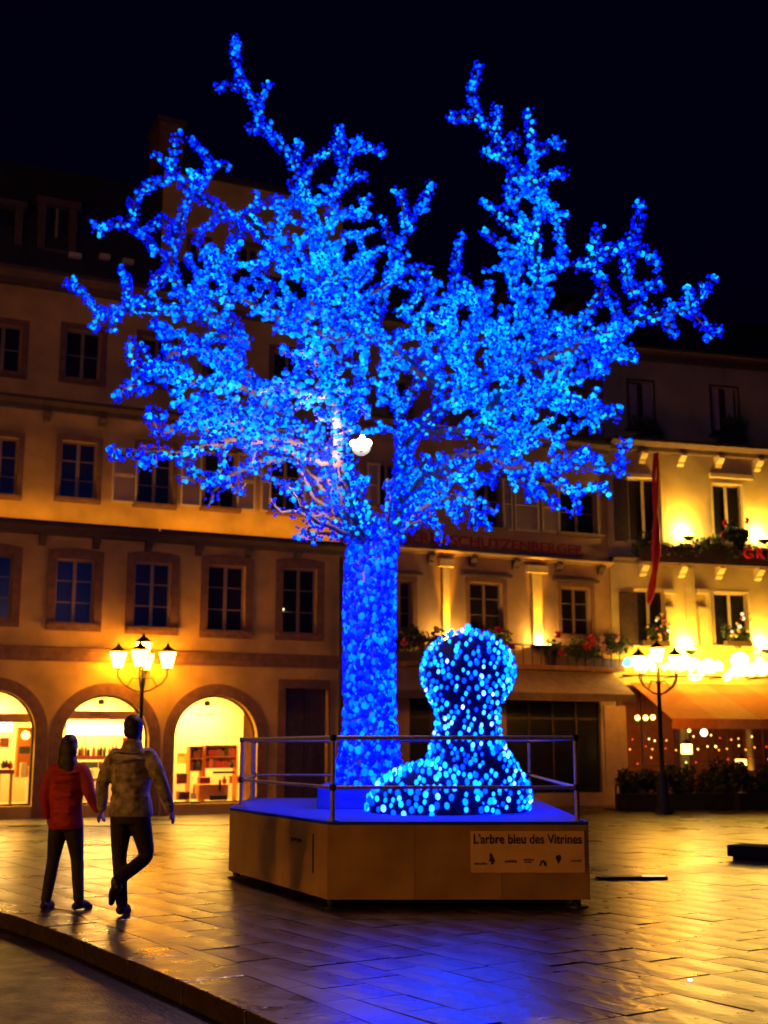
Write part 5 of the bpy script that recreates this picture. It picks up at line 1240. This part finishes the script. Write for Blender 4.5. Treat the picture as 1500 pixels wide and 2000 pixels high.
# ------------------------------------------------------------------ LIGHT FIGURE
FY = 14.45
fig = empty('light_figure', (0, 0, 0)); tag(fig, 'pawn-shaped ornament of round head and wide skirt covered in cyan lights', 'light ornament')
FB = PZ + .031
pr = [(1236, 914, 8), (1242, 914, 34), (1256, 914, 60), (1280, 914, 82), (1310, 914, 92), (1338, 914, 90), (1362, 912, 78), (1385, 912, 66), (1405, 914, 62), (1428, 913, 62), (1450, 912, 68), (1475, 914, 78), (1505, 922, 92), (1535, 930, 102), (1565, 934, 104), (1590, 934, 100)]
rg = []
for py, cx, r_ in pr:
    c = at_y(cx, py, FY); rg.append((c, (at_y(cx + r_, py, FY).x - c.x)))
rg = rg[::-1]; rg[0] = (Vector((rg[0][0].x, FY, FB)), rg[0][1])
body_m = mat('dark_navy_net', (.003, .004, .016), .8, spec=.1)
MB().tube([c for c, r_ in rg], [max(.01, r_ - .04) for c, r_ in rg], 24).build('body', body_m, fig)
mc = at_y(850, 1590, FY - .1); mc.z = FB - .02; mrx = (at_y(985, 1560, FY).x - at_y(722, 1560, FY).x) / 2; mrz = at_y(800, 1492, FY - .2).z - mc.z; mry = .78
m = MB(); mp = []
for k in range(11): t = k / 10 * math.pi / 2; mp.append((math.cos(t), math.sin(t)))
m.lathe([(max(.001, a * .97), b * .95) for a, b in mp], n=28); m.v = [(mc.x + x * mrx, mc.y + y * mry, mc.z + z * mrz) for x, y, z in m.v]
m.build('mound', body_m, fig)
fp = []; fr_ = []
def far_enough(p, dmin): return all((p[0]-q[0])**2 + (p[1]-q[1])**2 + (p[2]-q[2])**2 > dmin*dmin for q in fp[-500:])
cnt = 0
while cnt < 1500:
    k = rng.randrange(len(rg) - 1); (c0, r0), (c1, r1) = rg[k], rg[k+1]; t = rng.random()
    if rng.random() > (r0 + r1) / 2 / .62 * abs(c1.z - c0.z + .02) / .2: continue
    c = c0.lerp(c1, t); r_ = r0 + (r1 - r0) * t; th = rng.uniform(0, 2 * math.pi); p = (c.x + r_ * math.cos(th), c.y + r_ * math.sin(th), c.z + .04)
    cnt += 1
    if far_enough(p, .05): fp.append(p); fr_.append(rng.uniform(.018, .026))
for _ in range(800):
    t = math.asin(rng.random() ** .9); th = rng.uniform(0, 2 * math.pi)
    p = (mc.x + mrx * 1.02 * math.cos(t) * math.cos(th), mc.y + mry * 1.02 * math.cos(t) * math.sin(th), mc.z + mrz * math.sin(t) + .03)
    if far_enough(p, .062): fp.append(p); fr_.append(rng.uniform(.021, .031))
fp.append((rg[-1][0].x, FY, rg[-1][0].z + .06)); fr_.append(.036)
led_fig = led_mat('cyan_led', [(.0, (0, .002, .3)), (.25, (0, .010, .8)), (.55, (0, .032, 1)), (.8, (.001, .055, 1)), (.90, (.018, .07, 1)), (1., (.07, .09, .7))], 20.0, 27.0, nscale=6, nmix=.12)
print('figure bulbs', len(fp))
split_build(fp, fr_, led_fig, fig, 300, 1.35, 'bulb', 'bulbs')

# ------------------------------------------------------------------ PEOPLE
skin_m = mat('skin', (.36, .19, .13), .55, var=.08)
def loft(m, rings, n=18):
    """closed stack of horizontal-ish ellipses (x, y, z, rx, ry)"""
    vs = []; k = len(rings)
    for x, y, z, rx, ry in rings:
        for j in range(n): t = 2 * math.pi * j / n; vs.append((x + rx * math.cos(t), y + ry * math.sin(t), z))
    fs = [(i*n+j, i*n+(j+1) % n, (i+1)*n+(j+1) % n, (i+1)*n+j) for i in range(k-1) for j in range(n)]
    if rings[0][2] > rings[-1][2]: fs = [f[::-1] for f in fs]; caps = [tuple(range(n)), tuple(range((k-1)*n, k*n))[::-1]]
    else: caps = [tuple(range(n))[::-1], tuple(range((k-1)*n, k*n))]
    m.add(vs, fs + caps, True); return m
def egg(m, c, rx, ry, rz, n=12):
    return loft(m, [(c[0], c[1], c[2] + rz * math.sin(t), max(.001, rx * math.cos(t)), max(.001, ry * math.cos(t))) for t in [(-.5 + k / n) * math.pi for k in range(n + 1)]])
def limb(m, pts, rad):
    q = []; r_ = []
    for i in range(len(pts) - 1):
        for k in range(5): t = k / 5; q.append(Vector(pts[i]).lerp(Vector(pts[i+1]), t)); r_.append(rad[i] + (rad[i+1] - rad[i]) * t)
    q.append(Vector(pts[-1])); r_.append(rad[-1])
    for _ in range(2): q = [q[0]] + [(q[i-1] + q[i] * 2 + q[i+1]) / 4 for i in range(1, len(q) - 1)] + [q[-1]]
    m.tube(q, r_, 12); egg(m, q[0], r_[0], r_[0], r_[0], 6); egg(m, q[-1], r_[-1], r_[-1], r_[-1], 6); return m
def fuse(m, name, mt, parent, voxel=.012, s=1.0, smooth=4):
    m.v = [(a * s, b * s, c * s) for a, b, c in m.v]
    o = m.build(name, mt, parent)
    md = o.modifiers.new('remesh', 'REMESH'); md.mode = 'VOXEL'; md.voxel_size = voxel; md.use_smooth_shade = True
    sm_ = o.modifiers.new('smooth', 'SMOOTH'); sm_.iterations = smooth; sm_.factor = .5
    return o
def person(p, rz, lab, H, jacket, trousers, hair_m, shoe_m, legs, arms, female=False):
    g = empty('person', p, rz); tag(g, lab, 'person')
    s = H / 1.78; W = .88 if female else .94
    m = MB()
    loft(m, [(0, 0, .84, .13*W, .10), (0, 0, .95, .155*W, .115), (0, 0, 1.08, .135*W, .10), (0, 0, 1.28, .165*W, .11), (0, 0, 1.40, .15*W, .09), (0, 0, 1.47, .08, .065), (0, .005, 1.56, .055, .056)])
    egg(m, (0, .015, 1.655), .075, .095, .118); egg(m, (0, .045, 1.60), .052, .06, .06)
    egg(m, (0, .112, 1.643), .013, .022, .022, 6)
    for sd in (-1, 1): egg(m, (sd*.077, .005, 1.65), .014, .022, .034, 6)
    for sd, lg in ((-1, legs[0]), (1, legs[1])):
        limb(m, [(sd*.09*W, 0, .88), lg[0], lg[1], lg[2]], [.085, .055, .038, .03])
    for sd, am in ((-1, arms[0]), (1, arms[1])):
        limb(m, [(sd*.165*W, 0, 1.42), am[0], am[1]], [.052, .04, .027])
        w, h = Vector(am[1]), Vector(am[2]); d = (h - w).normalized(); sid = d.cross(Vector((1, 0, 0))).normalized()
        for q in range(4):
            b0 = w.lerp(h, .25) + sid * (.009 * (q - 1.5)); b = h + sid * (.019 * (q - 1.5)); L_ = (.062, .075, .072, .055)[q]
            m.tube([b0, w.lerp(h, .6) + sid * (.017 * (q - 1.5)), b, b + d * L_ * .5 + Vector((-sd*.006, 0, 0)), b + d * L_ + Vector((-sd*.022, 0, 0))], [.017, .017, .0115, .010, .008], 8)
        m.tube([w.lerp(h, .3) + sid * .015, w.lerp(h, .7) + sid * .042, h + sid * .058 + Vector((-sd*.012, 0, 0))], [.015, .012, .009], 8)
    fuse(m, 'body', skin_m, g, .008, s, 2)
    for sd in (-1, 1): egg(MB(), (0, 0, 0), 1, 1, 1); e_ = MB(); egg(e_, (sd*.03*s, .098*s, 1.672*s), .011, .008, .009, 6); e_.build('eye', mat('eye', (.02, .015, .012), .2), g)
    MB().tube([(-.022*s, .100*s, 1.60*s), (0, .107*s, 1.598*s), (.022*s, .100*s, 1.60*s)], .005, 5).build('mouth', mat('lips', (.3, .08, .07), .5), g)
    hm_ = MB()
    egg(hm_, (0, -.012, 1.69), .088, .105, .095)
    if female: egg(hm_, (0, -.05, 1.60), .10, .07, .12); egg(hm_, (0, -.075, 1.49), .095, .05, .10); egg(hm_, (.02, -.085, 1.42), .07, .035, .08)
    else: egg(hm_, (0, -.045, 1.63), .08, .06, .07)
    fuse(hm_, 'hair', hair_m, g, .012, s, 2)
    hem = .86 if not female else .80
    m = MB(); fl_ = .215 if not female else .20
    loft(m, [(.005, .01, hem, fl_*W, .155), (0, 0, hem + .05, (fl_+.008)*W, .16), (.005, 0, hem + .14, (fl_-.012)*W, .155), (0, -.005, 1.08, .185*W, .145), (-.004, 0, 1.22, .20*W, .15), (0, 0, 1.33, .205*W, .145), (0, 0, 1.41, .175*W, .115), (0, -.005, 1.47, .11*W, .09), (0, 0, 1.53, .075, .075)])
    loft(m, [(0, -.01, 1.45, .10, .09), (0, -.015, 1.50, .095, .09), (0, -.015, 1.55, .082, .082)])
    for sd, am in ((-1, arms[0]), (1, arms[1])):
        e, w = Vector(am[0]), Vector(am[1])
        limb(m, [(sd*.165*W, 0, 1.40), tuple(Vector((sd*.2*W, 0, 1.39)).lerp(e, .4)), tuple(e), tuple(e.lerp(w, .45)), tuple(e.lerp(w, .95))], [.082, .074, .062, .060, .048])
    for k in range(7):       # soft folds
        z = hem + .08 + k * .085; m.tube([(-.2*W, -.05, z), (-.08, -.152 + .01*math.sin(k), z + .02*math.sin(k*2)), (.08, -.15, z - .02*math.cos(k*3)), (.2*W, -.05, z + .015)], [.004, .016, .014, .004], 6)
    fuse(m, 'jacket', jacket, g, .013, s, 5)
    m = MB(); loft(m, [(0, 0, .80, .15*W, .12), (0, 0, .9, .165*W, .13), (0, 0, 1.02, .155*W, .115)])
    for sd, lg in ((-1, legs[0]), (1, legs[1])):
        kn, an = Vector(lg[0]), Vector(lg[1]); hp = Vector((sd*.088*W, 0, .86))
        limb(m, [tuple(hp), tuple(hp.lerp(kn, .5)), tuple(kn), tuple(kn.lerp(an, .5)), tuple(kn.lerp(an, .95))], [.105, .09, .068, .062, .054])
        for t, r_ in ((.62, .060), (.78, .058), (.9, .060)): c_ = kn.lerp(an, t); egg(m, c_, r_, r_, .022, 6)
    fuse(m, 'trousers', trousers, g, .012, s, 4)
    for lg in legs:
        an, to = Vector(lg[1]), Vector(lg[2]); f_ = Vector((to.x - an.x, to.y - an.y, 0)).normalized(); m = MB(); drop = to.z
        egg(m, an + Vector((0, 0, .0)), .048, .05, .06, 8); limb(m, [tuple(an - f_ * .045 + Vector((0, 0, -.04))), tuple(an.lerp(to, .6)), tuple(to), tuple(to + (to - an).normalized() * .06)], [.042, .046, .04, .028])
        fuse(m, 'shoe', shoe_m, g, .009, s, 3)
    return g
red_j = mat('dark_red_jacket', (.38, .022, .028), .75, var=.3, scale=7, bump=.4, bscale=14)
camo = mat('grey_camouflage_jacket', (.09, .08, .075), .8, scale=13, bump=.5, bscale=14, col2=(.50, .45, .60))
dark_tr = mat('dark_trousers', (.018, .014, .014), .8, var=.3, bump=.3, bscale=16)
black_shoe = mat('black_shoe', (.012, .01, .01), .45)
hair_b = mat('dark_hair', (.02, .013, .01), .6, var=.3, scale=30)
pm = at_z(247, 1787); pw = at_z(121, 1776)
sM = 195 * 1.0
# man: weight on the near-left foot, right knee bent, foot lifted behind; left hand holds hers
man = person((pm.x, pm.y, 0), R(-8), 'man in grey camouflage jacket walking hand in hand with a woman', 1.86,
    camo, dark_tr, hair_b, black_shoe,
    legs=(((-.10, .03, .50), (-.04, -.02, .09), (-.05, .14, .035)), ((.13, .14, .50), (-.06, -.14, .30), (-.10, -.10, .17))),
    arms=(((-.27, -.03, 1.16), (-.30, .07, .93), (-.33, .09, .86)), ((.31, -.06, 1.15), (.36, .04, .93), (.38, .07, .86))))
woman = person((pw.x, pw.y, 0), R(-5), 'woman in dark red jacket and dark trousers walking beside a man', 1.68,
    red_j, dark_tr, hair_b, black_shoe,
    legs=(((-.13, .04, .50), (-.17, -.02, .08), (-.17, .13, .035)), ((.12, .05, .50), (.18, -.02, .08), (.23, .09, .035))),
    arms=(((-.24, -.03, 1.17), (-.23, .08, .93), (-.22, .11, .86)), ((.24, -.02, 1.18), (.31, .06, 1.0), (.36, .09, .93))), female=True)

# tiny lit lamp seen in the fifth window of the left house
s_, z_ = FL.hit(553, 1190, -.1)
o = MB().lathe([(.001, -.045), (.04, 0), (.001, .045)], n=12).build('indoor_lamp', emis('indoor_bulb', (.9, 1, .4), 3)); o.location = FL.w(s_, z_, -.12); tag(o, 'tiny yellow-green lamp in the window left of the tree trunk', 'lamp')
